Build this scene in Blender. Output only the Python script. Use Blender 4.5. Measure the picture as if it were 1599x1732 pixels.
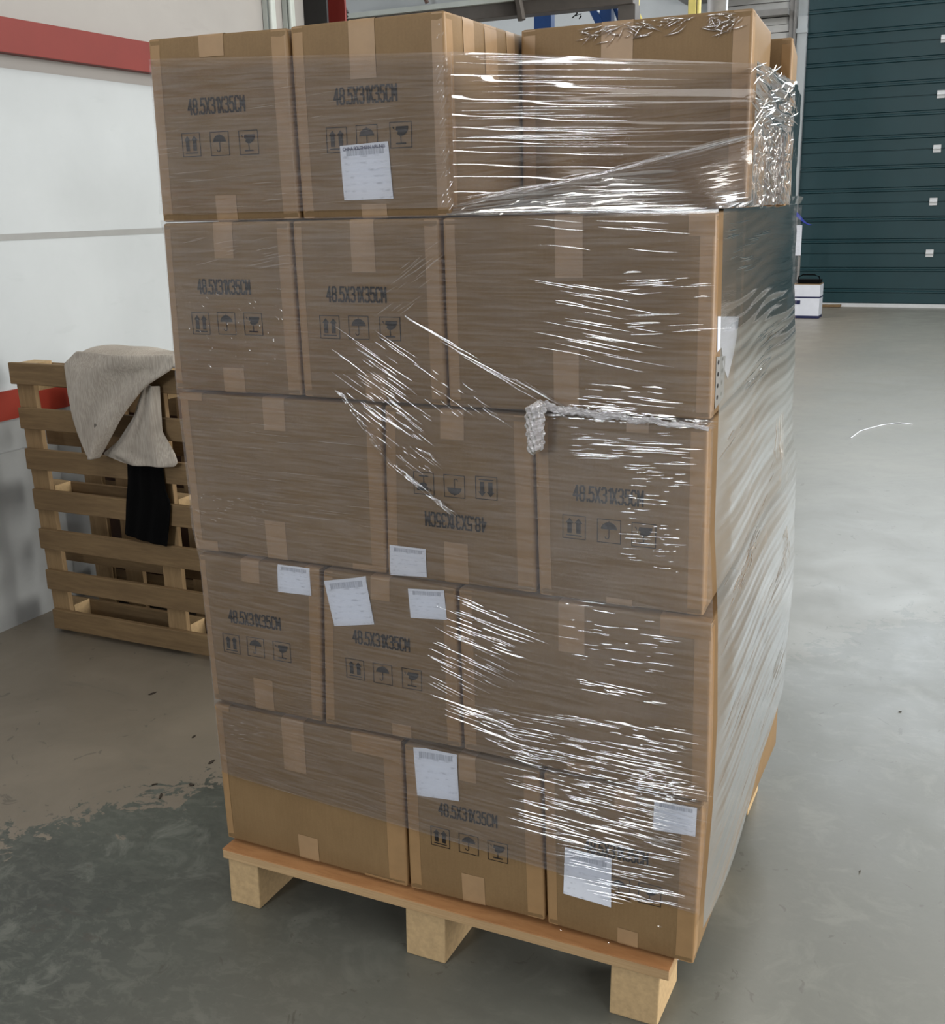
import bpy, bmesh, math, random
import numpy as np
from mathutils import Vector, Matrix
random.seed(7); rng = np.random.default_rng(11)
S = bpy.context.scene
for o in list(bpy.data.objects): bpy.data.objects.remove(o)
COL = S.collection

# ------------------------------------------------------------ camera
F_PX = 1856.19
CAM = Vector((1.5202, -1.7891, 1.5460)); RX, RY, RZ = (0.271691, -0.024059, -0.445724)
def rot(rx, ry, rz):
    cz, sz = math.cos(rz), math.sin(rz); Rz = np.array([[cz,-sz,0],[sz,cz,0],[0,0,1]])
    cx, sx = math.cos(rx), math.sin(rx); Rx = np.array([[1,0,0],[0,cx,-sx],[0,sx,cx]])
    cy, sy = math.cos(ry), math.sin(ry); Ry = np.array([[cy,0,sy],[0,1,0],[-sy,0,cy]])
    return Ry @ Rx @ Rz
M = rot(RX, RY, RZ).T
right, fwd, up = Vector(M[:,0]), Vector(M[:,1]), Vector(M[:,2])
cd = bpy.data.cameras.new('camera'); cam = bpy.data.objects.new('camera', cd); COL.objects.link(cam)
mw = Matrix.Identity(4)
for i in range(3):
    mw[i][0] = right[i]; mw[i][1] = up[i]; mw[i][2] = -fwd[i]; mw[i][3] = CAM[i]
cam.matrix_world = mw
cd.sensor_fit = 'HORIZONTAL'; cd.sensor_width = 36; cd.lens = F_PX/1599*36
cd.clip_start = .05; cd.clip_end = 100
S.camera = cam

# ------------------------------------------------------------ world, lights, exposure
W = bpy.data.worlds.new('world'); S.world = W; W.use_nodes = True
W.node_tree.nodes['Background'].inputs[0].default_value = (.75,.78,.8,1)
W.node_tree.nodes['Background'].inputs[1].default_value = .35
S.view_settings.view_transform = 'Standard'; S.view_settings.look = 'None'
S.view_settings.exposure = -0.10; S.view_settings.gamma = 1; S.view_settings.use_curve_mapping = False
def area(name, loc, target, sx, sy, power, col=(1,1,1), spread=180):
    l = bpy.data.lights.new(name, 'AREA'); l.shape = 'RECTANGLE'; l.size = sx; l.size_y = sy
    l.energy = power; l.color = col; l.spread = math.radians(spread)
    o = bpy.data.objects.new(name, l); COL.objects.link(o); o.location = loc
    o.rotation_euler = (Vector(target)-Vector(loc)).to_track_quat('-Z','Y').to_euler()
    return o
area('daylight_rear_door', (-3.1,-12.9,4.4), (-3.1,0,3.4), 2.4, 2.6, 640, (.93,.97,1))
area('window_light_right', (8.8,-1.5,4.6), (0,-1.5,2.4), 9.0, 1.5, 200, (1,.98,.95))
area('daylight_right_door', (8.8,2.6,1.9), (0,2.6,1.9), 4.0, 3.4, 860, (1,.98,.93))
area('streak_light_right', (8.8,-6.2,2.7), (0,0,1.9), 4.4, .7, 420, (.97,.98,1))  # unseen strip lamp, narrowed to lay thin streaks on the diagonal film
area('skylight', (3.2,6.2,6.2), (3.2,6.2,0), 2.2, 6.0, 420, (1,.97,.9))
area('ceiling_lamp_rear', (-.6,-3.5,6.1), (-.6,-3.5,0), .4, 5.0, 95, (1,.97,.92))
area('daylight_far', (-5.5,9.5,5.9), (-5.5,10,0), 4, 5, 420, (.97,.98,1))
area('window_light_far', (1.2,15.2,5.75), (1.2,0,3.0), 5, .8, 420, (.85,.93,1))

# ------------------------------------------------------------ helpers
def link(name, me, mat=None, parent=None, **props):
    o = bpy.data.objects.new(name, me); COL.objects.link(o)
    if mat and me and not me.materials: me.materials.append(mat)
    if parent: o.parent = parent
    for k, v in props.items(): o[k] = v
    return o
def empty(name, loc, label, cat, group=None):
    o = bpy.data.objects.new(name, None); COL.objects.link(o); o.location = loc
    o['label'] = label; o['category'] = cat
    if group: o['group'] = group
    o.empty_display_size = .1
    return o
class MB:
    def __init__(s, org=(0,0,0)): s.v = []; s.f = []; s.o = org; s.uv = None
    def add(s, vs, fs):
        b = len(s.v); s.v += [(p[0]-s.o[0], p[1]-s.o[1], p[2]-s.o[2]) for p in vs]
        s.f += [tuple(i+b for i in f) for f in fs]
    def box(s, x0,x1,y0,y1,z0,z1, sh=None):
        vs = [(x,y,z) for x in (x0,x1) for y in (y0,y1) for z in (z0,z1)]
        if sh: vs = [sh(p) for p in vs]
        s.add(vs, [(0,1,3,2),(4,6,7,5),(0,4,5,1),(2,3,7,6),(0,2,6,4),(1,5,7,3)])
    def grid(s, G, close=False):
        n = len(G); m = len(G[0]); vs = [p for r in G for p in r]
        s.add(vs, [(i*m+j, i*m+j+1, (i+1)*m+j+1, (i+1)*m+j) for i in range(n-1) for j in range(m-1)])
    def tube(s, pts, r, n=8):
        pts = [Vector(p) for p in pts]; rings = []
        for i, p in enumerate(pts):
            t = (pts[min(i+1,len(pts)-1)]-pts[max(i-1,0)]).normalized()
            a = t.orthogonal().normalized() if abs(t.z) < .9 else Vector((1,0,0))
            a = (a-t*a.dot(t)).normalized(); b = t.cross(a)
            rr = r[i] if isinstance(r, (list,tuple)) else r
            rings.append([tuple(p+a*rr*math.cos(2*math.pi*k/n)+b*rr*math.sin(2*math.pi*k/n)) for k in range(n)])
        base = [q for g in rings for q in g]
        fs = [(i*n+k, i*n+(k+1)%n, (i+1)*n+(k+1)%n, (i+1)*n+k) for i in range(len(rings)-1) for k in range(n)]
        fs += [tuple(range(n))[::-1], tuple((len(rings)-1)*n+k for k in range(n))]
        s.add(base, fs)
    def mesh(s, name, smooth=False):
        me = bpy.data.meshes.new(name); me.from_pydata(s.v, [], s.f); me.update()
        if smooth: me.polygons.foreach_set('use_smooth', [True]*len(me.polygons))
        return me
    def build(s, name, mat, parent=None, smooth=False, bevel=0, **props):
        me = s.mesh(name, smooth)
        bm = bmesh.new(); bm.from_mesh(me); bmesh.ops.recalc_face_normals(bm, faces=bm.faces); bm.to_mesh(me); bm.free()
        if smooth: me.polygons.foreach_set('use_smooth', [True]*len(me.polygons))
        o = link(name, me, mat, parent, **props)
        if not parent and s.o != (0,0,0): o.location = s.o
        if bevel:
            b = o.modifiers.new('bevel','BEVEL'); b.width = bevel; b.segments = 2; b.limit_method = 'ANGLE'
        return o

# ------------------------------------------------------------ materials
class NM:
    def __init__(s, name):
        s.m = bpy.data.materials.new(name); s.m.use_nodes = True; s.t = s.m.node_tree; s.t.nodes.clear()
        s.out = s.n('ShaderNodeOutputMaterial')
    def n(s, typ, **kw):
        x = s.t.nodes.new(typ)
        for k, v in kw.items():
            if k.startswith('i_'): 
                key = k[2:]; key = int(key) if key.isdigit() else key.replace('_',' ')
                x.inputs[key].default_value = v
            else: setattr(x, k, v)
        return x
    def l(s, a, b): s.t.links.new(a, b)
    def coord(s, scale=(1,1,1), which='Object', rot=(0,0,0)):
        c = s.n('ShaderNodeTexCoord'); m = s.n('ShaderNodeMapping'); m.inputs['Scale'].default_value = scale; m.inputs['Rotation'].default_value = rot
        s.l(c.outputs[which], m.inputs[0]); return m.outputs[0]
    def noise(s, vec, sc, det=4, rough=.55, dist=0):
        x = s.n('ShaderNodeTexNoise'); x.inputs['Scale'].default_value = sc; x.inputs['Detail'].default_value = det
        x.inputs['Roughness'].default_value = rough; x.inputs['Distortion'].default_value = dist
        s.l(vec, x.inputs['Vector']); return x.outputs['Fac']
    def ramp(s, fac, stops):
        x = s.n('ShaderNodeValToRGB'); e = x.color_ramp.elements
        while len(e) < len(stops): e.new(.5)
        for k, (p, c) in enumerate(stops):
            e[k].position = p; e[k].color = (c,c,c,1) if isinstance(c,(int,float)) else (*c,1)
        s.l(fac, x.inputs[0]); return x.outputs[0]
    def mix(s, fac, a, b, mode='MIX'):
        x = s.n('ShaderNodeMix', data_type='RGBA', blend_type=mode)
        for sock, v in ((x.inputs[0], fac), (x.inputs[6], a), (x.inputs[7], b)):
            if hasattr(v, 'links'): s.l(v, sock)
            elif isinstance(v, tuple): sock.default_value = (*v, 1)
            else: sock.default_value = v
        return x.outputs[2]
    def math(s, op, a, b=0.0, clamp=False):
        x = s.n('ShaderNodeMath', operation=op); x.use_clamp = clamp
        for i, v in enumerate((a,b)):
            if hasattr(v,'links'): s.l(v, x.inputs[i])
            else: x.inputs[i].default_value = v
        return x.outputs[0]
    def bump(s, h, strength=.3, dist=.002):
        b = s.n('ShaderNodeBump'); b.inputs['Strength'].default_value = strength; b.inputs['Distance'].default_value = dist
        s.l(h, b.inputs['Height']); return b.outputs[0]
    def pbr(s, col, rough=.7, normal=None, spec=.4, metal=0):
        p = s.n('ShaderNodeBsdfPrincipled'); p.inputs['Metallic'].default_value = metal
        for k, v in (('Base Color', col), ('Roughness', rough)):
            if hasattr(v,'links'): s.l(v, p.inputs[k])
            elif isinstance(v, tuple): p.inputs[k].default_value = (*v,1)
            else: p.inputs[k].default_value = v
        p.inputs['Specular IOR Level'].default_value = spec
        if normal: s.l(normal, p.inputs['Normal'])
        s.l(p.outputs[0], s.out.inputs[0]); return p
def rgb(r, g, b):
    f = lambda c: ((c/255+.055)/1.055)**2.4 if c > 10 else c/255/12.92
    return (f(r), f(g), f(b))
def simple(name, col, rough=.6, var=.12, sc=12, spec=.4, metal=0, bump=.1):
    m = NM(name); v = m.coord()
    n = m.noise(v, sc); c = m.mix(m.ramp(n, [(.3,0),(.7,1)]), tuple(x*(1-var) for x in col), tuple(min(1,x*(1+var)) for x in col))
    m.pbr(c, rough, m.bump(n, bump, .001), spec, metal); return m.m
def mat_card():
    m = NM('cardboard'); v = m.coord(); vs = m.coord((1,1,.06)); oi = m.n('ShaderNodeObjectInfo')
    n1 = m.noise(v, 7, 5); n2 = m.noise(vs, 260, 2); n3 = m.noise(v, 300, 2)
    c = m.mix(m.ramp(n1, [(.3,0),(.7,1)]), rgb(115,92,62), rgb(127,103,71))
    c = m.mix(m.math('MULTIPLY', m.ramp(n2, [(.35,0),(.65,1)]), .18), c, rgb(104,78,48))
    c = m.mix(m.math('MULTIPLY', m.ramp(n3, [(.35,0),(.7,1)]), .12), c, rgb(156,124,86))
    c = m.mix(m.math('MULTIPLY', oi.outputs['Random'], .12), c, rgb(116,88,56))
    m.pbr(c, .62, m.bump(n2, .12, .0006), .35); return m.m
def mat_tape(name, col, rough):
    m = NM(name); v = m.coord(); n = m.noise(v, 30, 4); n2 = m.noise(m.coord((1,1,.1)), 200, 2)
    c = m.mix(m.ramp(n, [(.3,0),(.7,1)]), tuple(x*.92 for x in col), tuple(x*1.06 for x in col))
    m.pbr(c, rough, m.bump(n2, .15, .0005), .45); return m.m
def mat_film(name, haze, fscale, rough, bs, bdist, clear=(.985,.985,.99), edge=0.0):
    m = NM(name); uv = m.coord((3,60,1), 'UV'); n = m.noise(uv, 3, 4, .6, .6); n2 = m.noise(m.coord((12,12,1),'UV'), 5, 3)
    h = m.math('ADD', n, m.math('MULTIPLY', n2, .35)); nrm = m.bump(h, bs, bdist)
    tr = m.n('ShaderNodeBsdfTransparent'); tr.inputs[0].default_value = (*clear,1)
    df = m.n('ShaderNodeBsdfDiffuse'); df.inputs[0].default_value = (.9,.88,.92,1); tl = m.n('ShaderNodeBsdfTranslucent'); tl.inputs[0].default_value = (.9,.88,.92,1)
    gl = m.n('ShaderNodeBsdfGlossy'); gl.inputs['Roughness'].default_value = rough; gl.inputs[0].default_value = (1,1,1,1)
    m.l(nrm, gl.inputs['Normal'])
    hz = m.n('ShaderNodeMixShader'); hz.inputs[0].default_value = .4; m.l(df.outputs[0], hz.inputs[1]); m.l(tl.outputs[0], hz.inputs[2])
    lw = m.n('ShaderNodeLayerWeight'); lw.inputs['Blend'].default_value = .35
    hf = m.math('ADD', haze*.4, m.math('MULTIPLY', m.ramp(n, [(.38,0),(.72,1)]), haze*1.2))
    hf = m.math('ADD', hf, m.math('MULTIPLY', lw.outputs['Facing'], edge), True)
    a = m.n('ShaderNodeMixShader'); m.l(hf, a.inputs[0]); m.l(tr.outputs[0], a.inputs[1]); m.l(hz.outputs[0], a.inputs[2])
    fr = m.n('ShaderNodeFresnel'); fr.inputs[0].default_value = 1.5; m.l(nrm, fr.inputs['Normal'])
    ff = m.math('MULTIPLY', fr.outputs[0], fscale, True)
    b = m.n('ShaderNodeMixShader'); m.l(ff, b.inputs[0]); m.l(a.outputs[0], b.inputs[1]); m.l(gl.outputs[0], b.inputs[2])
    m.l(b.outputs[0], m.out.inputs[0]); return m.m
def mat_wood(name, a, b, sc=(1,12,12), rough=.7, rot=(0,0,0)):
    m = NM(name); v = m.coord(sc, rot=rot); n = m.noise(v, 4, 5, .6, .8); n2 = m.noise(v, 18, 3, .6, .3); n3 = m.noise(m.coord(), 2.2, 3)
    c = m.mix(m.ramp(n, [(.3,0),(.7,1)]), a, b)
    c = m.mix(m.math('MULTIPLY', m.ramp(n2, [(.5,0),(.75,1)]), .35), c, tuple(x*.6 for x in a))
    c = m.mix(m.math('MULTIPLY', m.ramp(n3, [(.45,0),(.7,1)]), .35), c, tuple(x*.72 for x in a))
    m.pbr(c, rough, m.bump(n2, .2, .001), .3); return m.m
def mat_floor():
    m = NM('concrete'); v = m.coord()
    geo = m.n('ShaderNodeNewGeometry'); sx = m.n('ShaderNodeSeparateXYZ'); m.l(geo.outputs['Position'], sx.inputs[0])
    big = m.noise(v, .55, 5, .6, .4); mid = m.noise(v, 3.2, 6, .62, .5); fine = m.noise(v, 60, 4, .7); rag = m.noise(v, 6.5, 6, .68, .8)
    c = m.mix(m.ramp(big, [(.3,0),(.7,1)]), rgb(108,108,101), rgb(126,124,115))
    c = m.mix(m.math('MULTIPLY', m.ramp(mid, [(.35,0),(.72,1)]), .4), c, rgb(92,92,87))
    # left: worn, painted green-grey zone in front; pale bare concrete behind it, torn edge between
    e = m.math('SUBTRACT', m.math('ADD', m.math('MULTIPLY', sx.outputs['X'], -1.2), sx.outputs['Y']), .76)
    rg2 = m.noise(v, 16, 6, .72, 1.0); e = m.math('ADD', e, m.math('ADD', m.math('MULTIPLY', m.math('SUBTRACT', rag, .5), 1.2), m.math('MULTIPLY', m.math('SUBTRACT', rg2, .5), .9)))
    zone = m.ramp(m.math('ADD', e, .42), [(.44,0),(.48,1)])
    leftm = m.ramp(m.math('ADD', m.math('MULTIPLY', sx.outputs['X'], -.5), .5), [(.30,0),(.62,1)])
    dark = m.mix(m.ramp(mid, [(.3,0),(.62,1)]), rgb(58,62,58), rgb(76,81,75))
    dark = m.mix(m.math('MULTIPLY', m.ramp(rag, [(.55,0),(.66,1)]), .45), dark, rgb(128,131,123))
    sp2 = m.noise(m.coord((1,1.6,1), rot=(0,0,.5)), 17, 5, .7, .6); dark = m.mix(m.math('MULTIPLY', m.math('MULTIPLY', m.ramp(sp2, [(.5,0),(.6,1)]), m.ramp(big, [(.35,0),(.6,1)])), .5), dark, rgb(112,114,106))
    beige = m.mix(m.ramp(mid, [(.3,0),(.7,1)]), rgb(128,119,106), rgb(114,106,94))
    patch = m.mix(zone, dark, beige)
    cc = m.mix(leftm, m.mix(m.math('MULTIPLY', m.math('SUBTRACT', 1.0, zone), .42), c, dark), patch)  # right: paint tone carried on faintly, standing in for light falloff
    sp = m.noise(v, 11, 3, .7, 1.5); cc = m.mix(m.math('MULTIPLY', m.ramp(sp, [(.66,0),(.69,1)]), .55), cc, rgb(74,70,64))
    st = m.noise(m.coord((1.2,5,1), rot=(0,0,.6)), 1.4, 4, .6, .5); cc = m.mix(m.math('MULTIPLY', m.ramp(st, [(.66,0),(.74,1)]), .35), cc, rgb(82,82,78))
    cc = m.mix(m.math('MULTIPLY', m.ramp(fine, [(.3,0),(.7,1)]), .18), cc, rgb(110,110,104))
    rg = m.n('ShaderNodeMapRange'); rg.inputs['To Min'].default_value = .30; rg.inputs['To Max'].default_value = .5; m.l(mid, rg.inputs[0])
    m.pbr(cc, rg.outputs[0], m.bump(fine, .12, .001), .45); return m.m
def mat_wall(name, col, var=.05, rough=.6):
    m = NM(name); v = m.coord(); n = m.noise(v, 2.2, 5, .6); n2 = m.noise(v, 14, 4); n3 = m.noise(m.coord((1,1,3)), 5, 3)
    c = m.mix(m.ramp(n, [(.3,0),(.7,1)]), tuple(x*(1-var) for x in col), tuple(min(1,x*(1+var)) for x in col))
    c = m.mix(m.math('MULTIPLY', m.ramp(n3, [(.66,0),(.72,1)]), .12), c, tuple(x*.7 for x in col))
    m.pbr(c, rough, m.bump(n2, .08, .001), .35); return m.m
def mat_print():
    # shipping label: white paper with soft illegible grey lines
    m = NM('label_print'); c = m.n('ShaderNodeTexCoord'); s_ = m.n('ShaderNodeSeparateXYZ'); m.l(c.outputs['UV'], s_.inputs[0])
    y = s_.outputs['Y']; x = s_.outputs['X']
    mp = m.n('ShaderNodeMapping'); mp.inputs['Scale'].default_value = (7,13,1); m.l(c.outputs['UV'], mp.inputs[0])
    oi = m.n('ShaderNodeObjectInfo'); ad = m.n('ShaderNodeVectorMath', operation='ADD'); m.l(mp.outputs[0], ad.inputs[0]); m.l(oi.outputs['Random'], ad.inputs[1])
    n = m.noise(ad.outputs[0], 1.0, 3, .55); rows = m.math('SINE', m.math('MULTIPLY', y, 50))
    t = m.math('MULTIPLY', m.ramp(n, [(.5,0),(.68,1)]), m.ramp(rows, [(.0,0),(.9,1)]))
    bar = m.math('MULTIPLY', m.math('MULTIPLY', m.math('GREATER_THAN', y, .80), m.math('LESS_THAN', y, .93)), m.math('MULTIPLY', m.math('GREATER_THAN', x, .12), m.math('LESS_THAN', x, .9)))
    mb = m.n('ShaderNodeMapping'); mb.inputs['Scale'].default_value = (38,1,1); m.l(c.outputs['UV'], mb.inputs[0]); nb = m.noise(mb.outputs[0], 1, 2)
    t = m.math('MAXIMUM', m.math('MULTIPLY', t, .6), m.math('MULTIPLY', bar, m.ramp(nb, [(.35,.25),(.6,1)])), True)
    col = m.mix(m.math('MULTIPLY', t, .6), rgb(214,218,228), rgb(90,96,112))
    m.pbr(col, .5, None, .4); return m.m
M_CARD = mat_card(); M_TAPE = mat_tape('paper_tape', rgb(152,124,92), .45); M_TAPE2 = mat_tape('corner_tape', rgb(146,116,80), .45)
M_INK = simple('ink', rgb(22,17,15), .7, .3, 200); M_LABEL = mat_print(); M_PAPER = simple('white_paper', rgb(212,216,226), .5, .03)
M_BLUEINK = simple('blue_ink', rgb(52,60,96), .6, .1)
M_INNER = simple('carton_flute', rgb(110,72,40), .8, .3, 60)
M_FILM = mat_film('stretch_film', .095, .8, .10, .12, .0010)
M_FILM_SIDE = mat_film('stretch_film_side', .07, 1.9, .07, .12, .0012)
M_PLEAT = mat_film('stretch_film_pleat', .04, 4.0, .07, .03, .0002)
M_CRUMPLE = mat_film('stretch_film_crumpled', .14, 2.4, .10, .1, .0005)
M_FILM_D = mat_film('stretch_film_span', .07, 1.0, .05, .04, .0005)
M_BUNCH = mat_film('stretch_film_bunched', .42, 2.2, .12, .7, .003)
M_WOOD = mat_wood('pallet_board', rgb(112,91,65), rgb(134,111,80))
M_WOODV = mat_wood('pallet_bearer', rgb(136,112,80), rgb(156,130,96), (12,12,1))
M_PLY = mat_wood('plywood_top', rgb(160,112,72), rgb(184,138,94), (1.2,7,8), .55)
M_PLYE = mat_wood('plywood_edge', rgb(160,130,94), rgb(182,154,116), (1,1,60))
M_BLOCK = simple('pressed_wood_block', rgb(174,148,110), .8, .12, 90, bump=.4)
M_FLOOR = mat_floor()
M_WHITE = mat_wall('white_panel', rgb(172,177,180)); M_GREYW = mat_wall('upper_wall_paint', rgb(152,149,146)); M_LOWW = mat_wall('lower_wall_paint', rgb(150,152,152), .12)
M_RED = simple('red_steel', rgb(116,44,38), .5, .06, 5); M_REDO = simple('red_orange_strip', rgb(128,40,24), .5, .06, 5)
M_BATTEN = simple('grey_strip', rgb(138,139,138), .5, .04); M_FRAME = simple('frame_steel', rgb(84,79,75), .45, .1); M_STEEL = simple('grey_steel', rgb(128,126,124), .45, .1); M_DARK = simple('dark_steel', rgb(30,28,28), .5)
M_LIGHTST = simple('pale_steel', rgb(176,182,178), .4, .06)
M_TEAL = simple('teal_door', rgb(20,54,60), .42, .08, 3, .5); M_ALU = simple('aluminium', rgb(200,202,204), .35, .05, spec=.6)
M_BLUE = simple('blue_steel', rgb(32,62,112), .4, .06); M_YELLOW = simple('yellow_plastic', rgb(214,200,120), .5); M_BLACK = simple('black', rgb(8,8,9), 1, .1, 12, .1)
M_NAVY = simple('navy', rgb(28,34,72), .5); M_BLUEC = simple('blue_cloth', rgb(30,44,130), .8)
M_CEIL = simple('ceiling_sheet', rgb(190,190,188), .7)

# ------------------------------------------------------------ the hall
def struct(mb, name, mat, parent=None, **kw):
    o = mb.build(name, mat, parent, **kw)
    if not parent: o['kind'] = 'structure'
    return o
XW, YB = -1.88, 15.36
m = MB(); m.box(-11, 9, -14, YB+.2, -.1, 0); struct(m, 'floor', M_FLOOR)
m = MB(); m.box(-11, 9, -14, YB+.2, 6.3, 6.4); struct(m, 'ceiling', M_CEIL)
m = MB(); m.box(XW-.2, XW, -4, 3.85, .8, 6.3); m.box(XW-.2, XW-.004, -4, 3.85, .795, .8); struct(m, 'wall_left', M_GREYW)
m = MB(); m.box(XW-.2, XW+.03, -4, 3.85, 0, .68); m.box(XW-.2, XW+.012, -4, 3.85, .68, .8); struct(m, 'wall_left_base', M_LOWW)
m = MB(); m.box(XW, XW+.012, -4, 3.42, .91, 1.462); m.box(XW, XW+.012, -4, 3.42, 1.486, 2.075); struct(m, 'trim_1', M_WHITE)  # panel stops below the red beam; grey gap stands in for its shadow
m = MB(); m.box(XW, XW+.014, -4, 3.42, 1.462, 1.486); struct(m, 'trim_2', M_BATTEN)
m = MB(); m.box(XW, XW+.075, -4, 3.40, 2.125, 2.235); m.box(XW+.07, XW+.078, -4, 3.40, 2.12, 2.24); struct(m, 'trim_3', M_RED, bevel=.002)
m = MB(); m.box(XW, XW+.02, -4, 3.42, .80, .91); struct(m, 'trim_4', M_REDO)
m = MB(); m.box(-11, -2.62, YB, YB+.2, 0, 6.3); m.box(-1.45, -1.27, YB, YB+.2, 0, 6.3); m.box(4.2, 9, YB, YB+.2, 0, 6.3); m.box(-1.27, 4.2, YB, YB+.2, 5.2, 6.3); m.box(-2.62,-1.45, YB+.05, YB+.2, 0, 6.3); struct(m, 'wall_back', M_WHITE)
m = MB(); m.box(-11.2, -11, -14, YB, 0, 6.3); struct(m, 'wall_far_left', M_WHITE)
m = MB(); m.box(9, 9.2, -14, YB, 0, 6.3); struct(m, 'wall_right', M_GREYW)
m = MB(); m.box(-11, 9, -14.2, -14, 0, 6.3); struct(m, 'wall_rear', M_GREYW)
# sectional teal door: 0.70 m panels, two pressed ribs and a joint in each
def prof():
    pts = []
    z = .045
    while z < 5.2:
        for dz, dy in ((0,.0),(.004,.012),(.012,.012),(.016,0)): pts.append((z+dz, dy))
        for fr in (.27, .70):
            c = z + fr*.70
            for dz, dy in ((-.035,0),(-.024,-.016),(-.008,-.016),(.002,.014),(.022,.014),(.032,0)): pts.append((c+dz, dy))
        z += .702
    return [p for p in pts if p[0] < 5.2]
pr_ = prof(); m = MB()
m.grid([[(x, YB-.04+dy, z) for z, dy in pr_] for x in (-1.25, 4.2)])
door = struct(m, 'door_1', M_TEAL)
m = MB(); m.box(-1.25, 4.2, YB-.07, YB-.02, 0, .05); struct(m, 'door_seal', M_ALU, door)
for k in range(7):
    z = .045+.702*k+.01
    m = MB(); x = .585 - .009*max(0, k-1)
    m.box(x-.05, x+.05, YB-.06, YB-.045, z-.05, z+.05); m.box(x-.05, x+.05, YB-.075, YB-.06, z-.012, z+.018); m.tube([(x-.05,YB-.07,z),(x+.05,YB-.07,z)], .012)
    if k: struct(m, 'door_hinge', M_ALU, door)
m = MB(); m.box(-1.39, -1.26, YB-.10, YB, 0, 4.0); m.box(-1.40, -1.25, YB-.12, YB-.0, 3.78, 3.84); struct(m, 'trim_5', M_WHITE)
m = MB(); m.box(-1.50, -1.40, YB-.12, YB, 0, 6); m.box(-1.43,-1.41,YB-.16,YB-.12,0,6); struct(m, 'trim_6', M_STEEL)
m = MB()
for k in range(46):
    z = .1*k+.02; m.box(-2.62, -1.51, YB-.06-.02*(k%2==0), YB+.04, z, z+.092)
struct(m, 'door_2', simple('shutter_slats', rgb(178,178,176), .5, .05))
m = MB(); m.box(-2.72, -1.5, YB-.26, YB-.02, 4.02, 4.10); m.box(-3.0, -1.9, YB-.5, YB-.02, 4.3, 4.7); struct(m, 'trim_7', M_STEEL)
# column and service pipes at the end of the left wall
t = empty('steel_column', (XW, 3.5, 0), 'red and black steel column at the end of the left wall', 'column')
m = MB((XW,3.5,0)); m.box(XW-.15, XW+.14, 3.44, 3.455, 0, 6.3); m.build('flange', M_DARK, t)
m = MB((XW,3.5,0)); m.box(XW+.02, XW+.03, 3.455, 3.62, 0, 6.3); m.box(XW-.15, XW+.14, 3.62, 3.635, 0, 6.3); m.build('web', M_RED, t)
for (y, r, nm, lab, mt) in ((3.10, .022, 'downpipe', 'pale grey vertical duct on the left wall, left of the pair', M_LIGHTST), (3.27, .028, 'downpipe', 'pale grey vertical duct next to the black column face', M_LIGHTST)):
    m = MB((XW, y, 0)); m.box(XW+.001, XW+.03, y-.03, y+.045, 2.26, 6.29); m.tube([(XW+.045, y-.02, 2.26),(XW+.045, y-.02, 6.29)], .012)
    o = m.build(nm, mt, None, bevel=.003); o['label'] = lab; o['category'] = 'pipe'; o['group'] = 'ducts on the left wall'
# grey steel portal frame with pale panel further back
t = empty('portal_frame', (-2.4, 6, 0), 'grey steel frame with a white panel above, far behind the stack', 'steel frame')
o3 = (-2.4,6,0)
m = MB(o3); m.box(-3.25, -.9, 5.98, 6.12, 2.84, 2.95, lambda p:(p[0], p[1], p[2])); m.build('cross_beam', M_FRAME, t, bevel=.004)
m = MB(o3); m.box(-3.25, -.9, 5.94, 5.98, 2.93, 2.965); m.build('beam_lip', M_LIGHTST, t)
m = MB(o3); m.tube([(-3.35, 5.96, 3.3), (-3.13, 5.96, 2.93)], .035, 6); m.tube([(-3.45, 5.97, 3.2), (-3.2, 5.97, 2.75)], .02, 6); m.build('diagonal_brace', M_DARK, t)
m = MB(o3); m.tube([(-1.78, 5.96, 3.2), (-1.70, 5.95, 2.80)], .03, 6); m.build('diagonal_brace', M_FRAME, t)
m = MB(o3); m.tube([(-2.55, 5.9, 3.3), (-2.42, 5.9, 2.97)], .016, 6); m.build('diagonal_brace', simple('brown_strut', rgb(84,64,58), .5), t)
m = MB(o3); m.box(-3.05, -.95, 6.02, 6.06, 2.95, 4.2); m.build('panel', M_WHITE, t)
for x in (-3.3, -.95):
    m = MB(o3); m.box(x-.06, x+.06, 6.0, 6.12, 0, 2.84 if x > -2 else 4.2); m.build('post', M_FRAME, t)
# blue racking
t = empty('pallet_racking', (-2.3, 8.5, 0), 'blue steel racking uprights and braces behind the stack', 'racking'); o3 = (-2.3,8.5,0)
m = MB(o3); m.box(-2.62, -2.45, 8.45, 8.55, 0, 5); m.build('upright', M_BLUE, t, bevel=.004)
m = MB(o3); m.box(-1.98, -1.87, 8.45, 8.55, 0, 5); m.build('upright', M_BLUE, t, bevel=.004)
for a, b in (((-2.16,8.47,3.45),(-1.96,8.47,3.08)), ((-1.9,8.47,3.45),(-1.73,8.47,3.02))):
    m = MB(o3); m.tube([a, b], .045, 4); m.build('brace', M_BLUE, t)
m = MB(o3); m.box(-2.62,-1.7,8.46,8.54,2.6,2.72); m.build('beam', M_BLUE, t)
m = MB((-2.2,8.3,3)); pts = [(-2.36,8.3,3.42)]
for k in range(22): pts.append((-2.33+.011*k+.02*math.sin(k*2.4), 8.3+.02*math.cos(k*1.9), 3.38-.011*k+.018*math.sin(k*3.1)))
m.tube(pts, .006, 5)
for k in range(2, 20, 3): p = pts[k]; m.tube([p, (p[0]+.05*(-1)**k, p[1], p[2]-.035)], .006, 4)
o = m.build('cable', M_BLACK, None); o['label'] = 'black tangled cable hanging from above beside the blue racking'; o['category'] = 'cable'
o = MB((-1.6,8.3,3)); 
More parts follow.
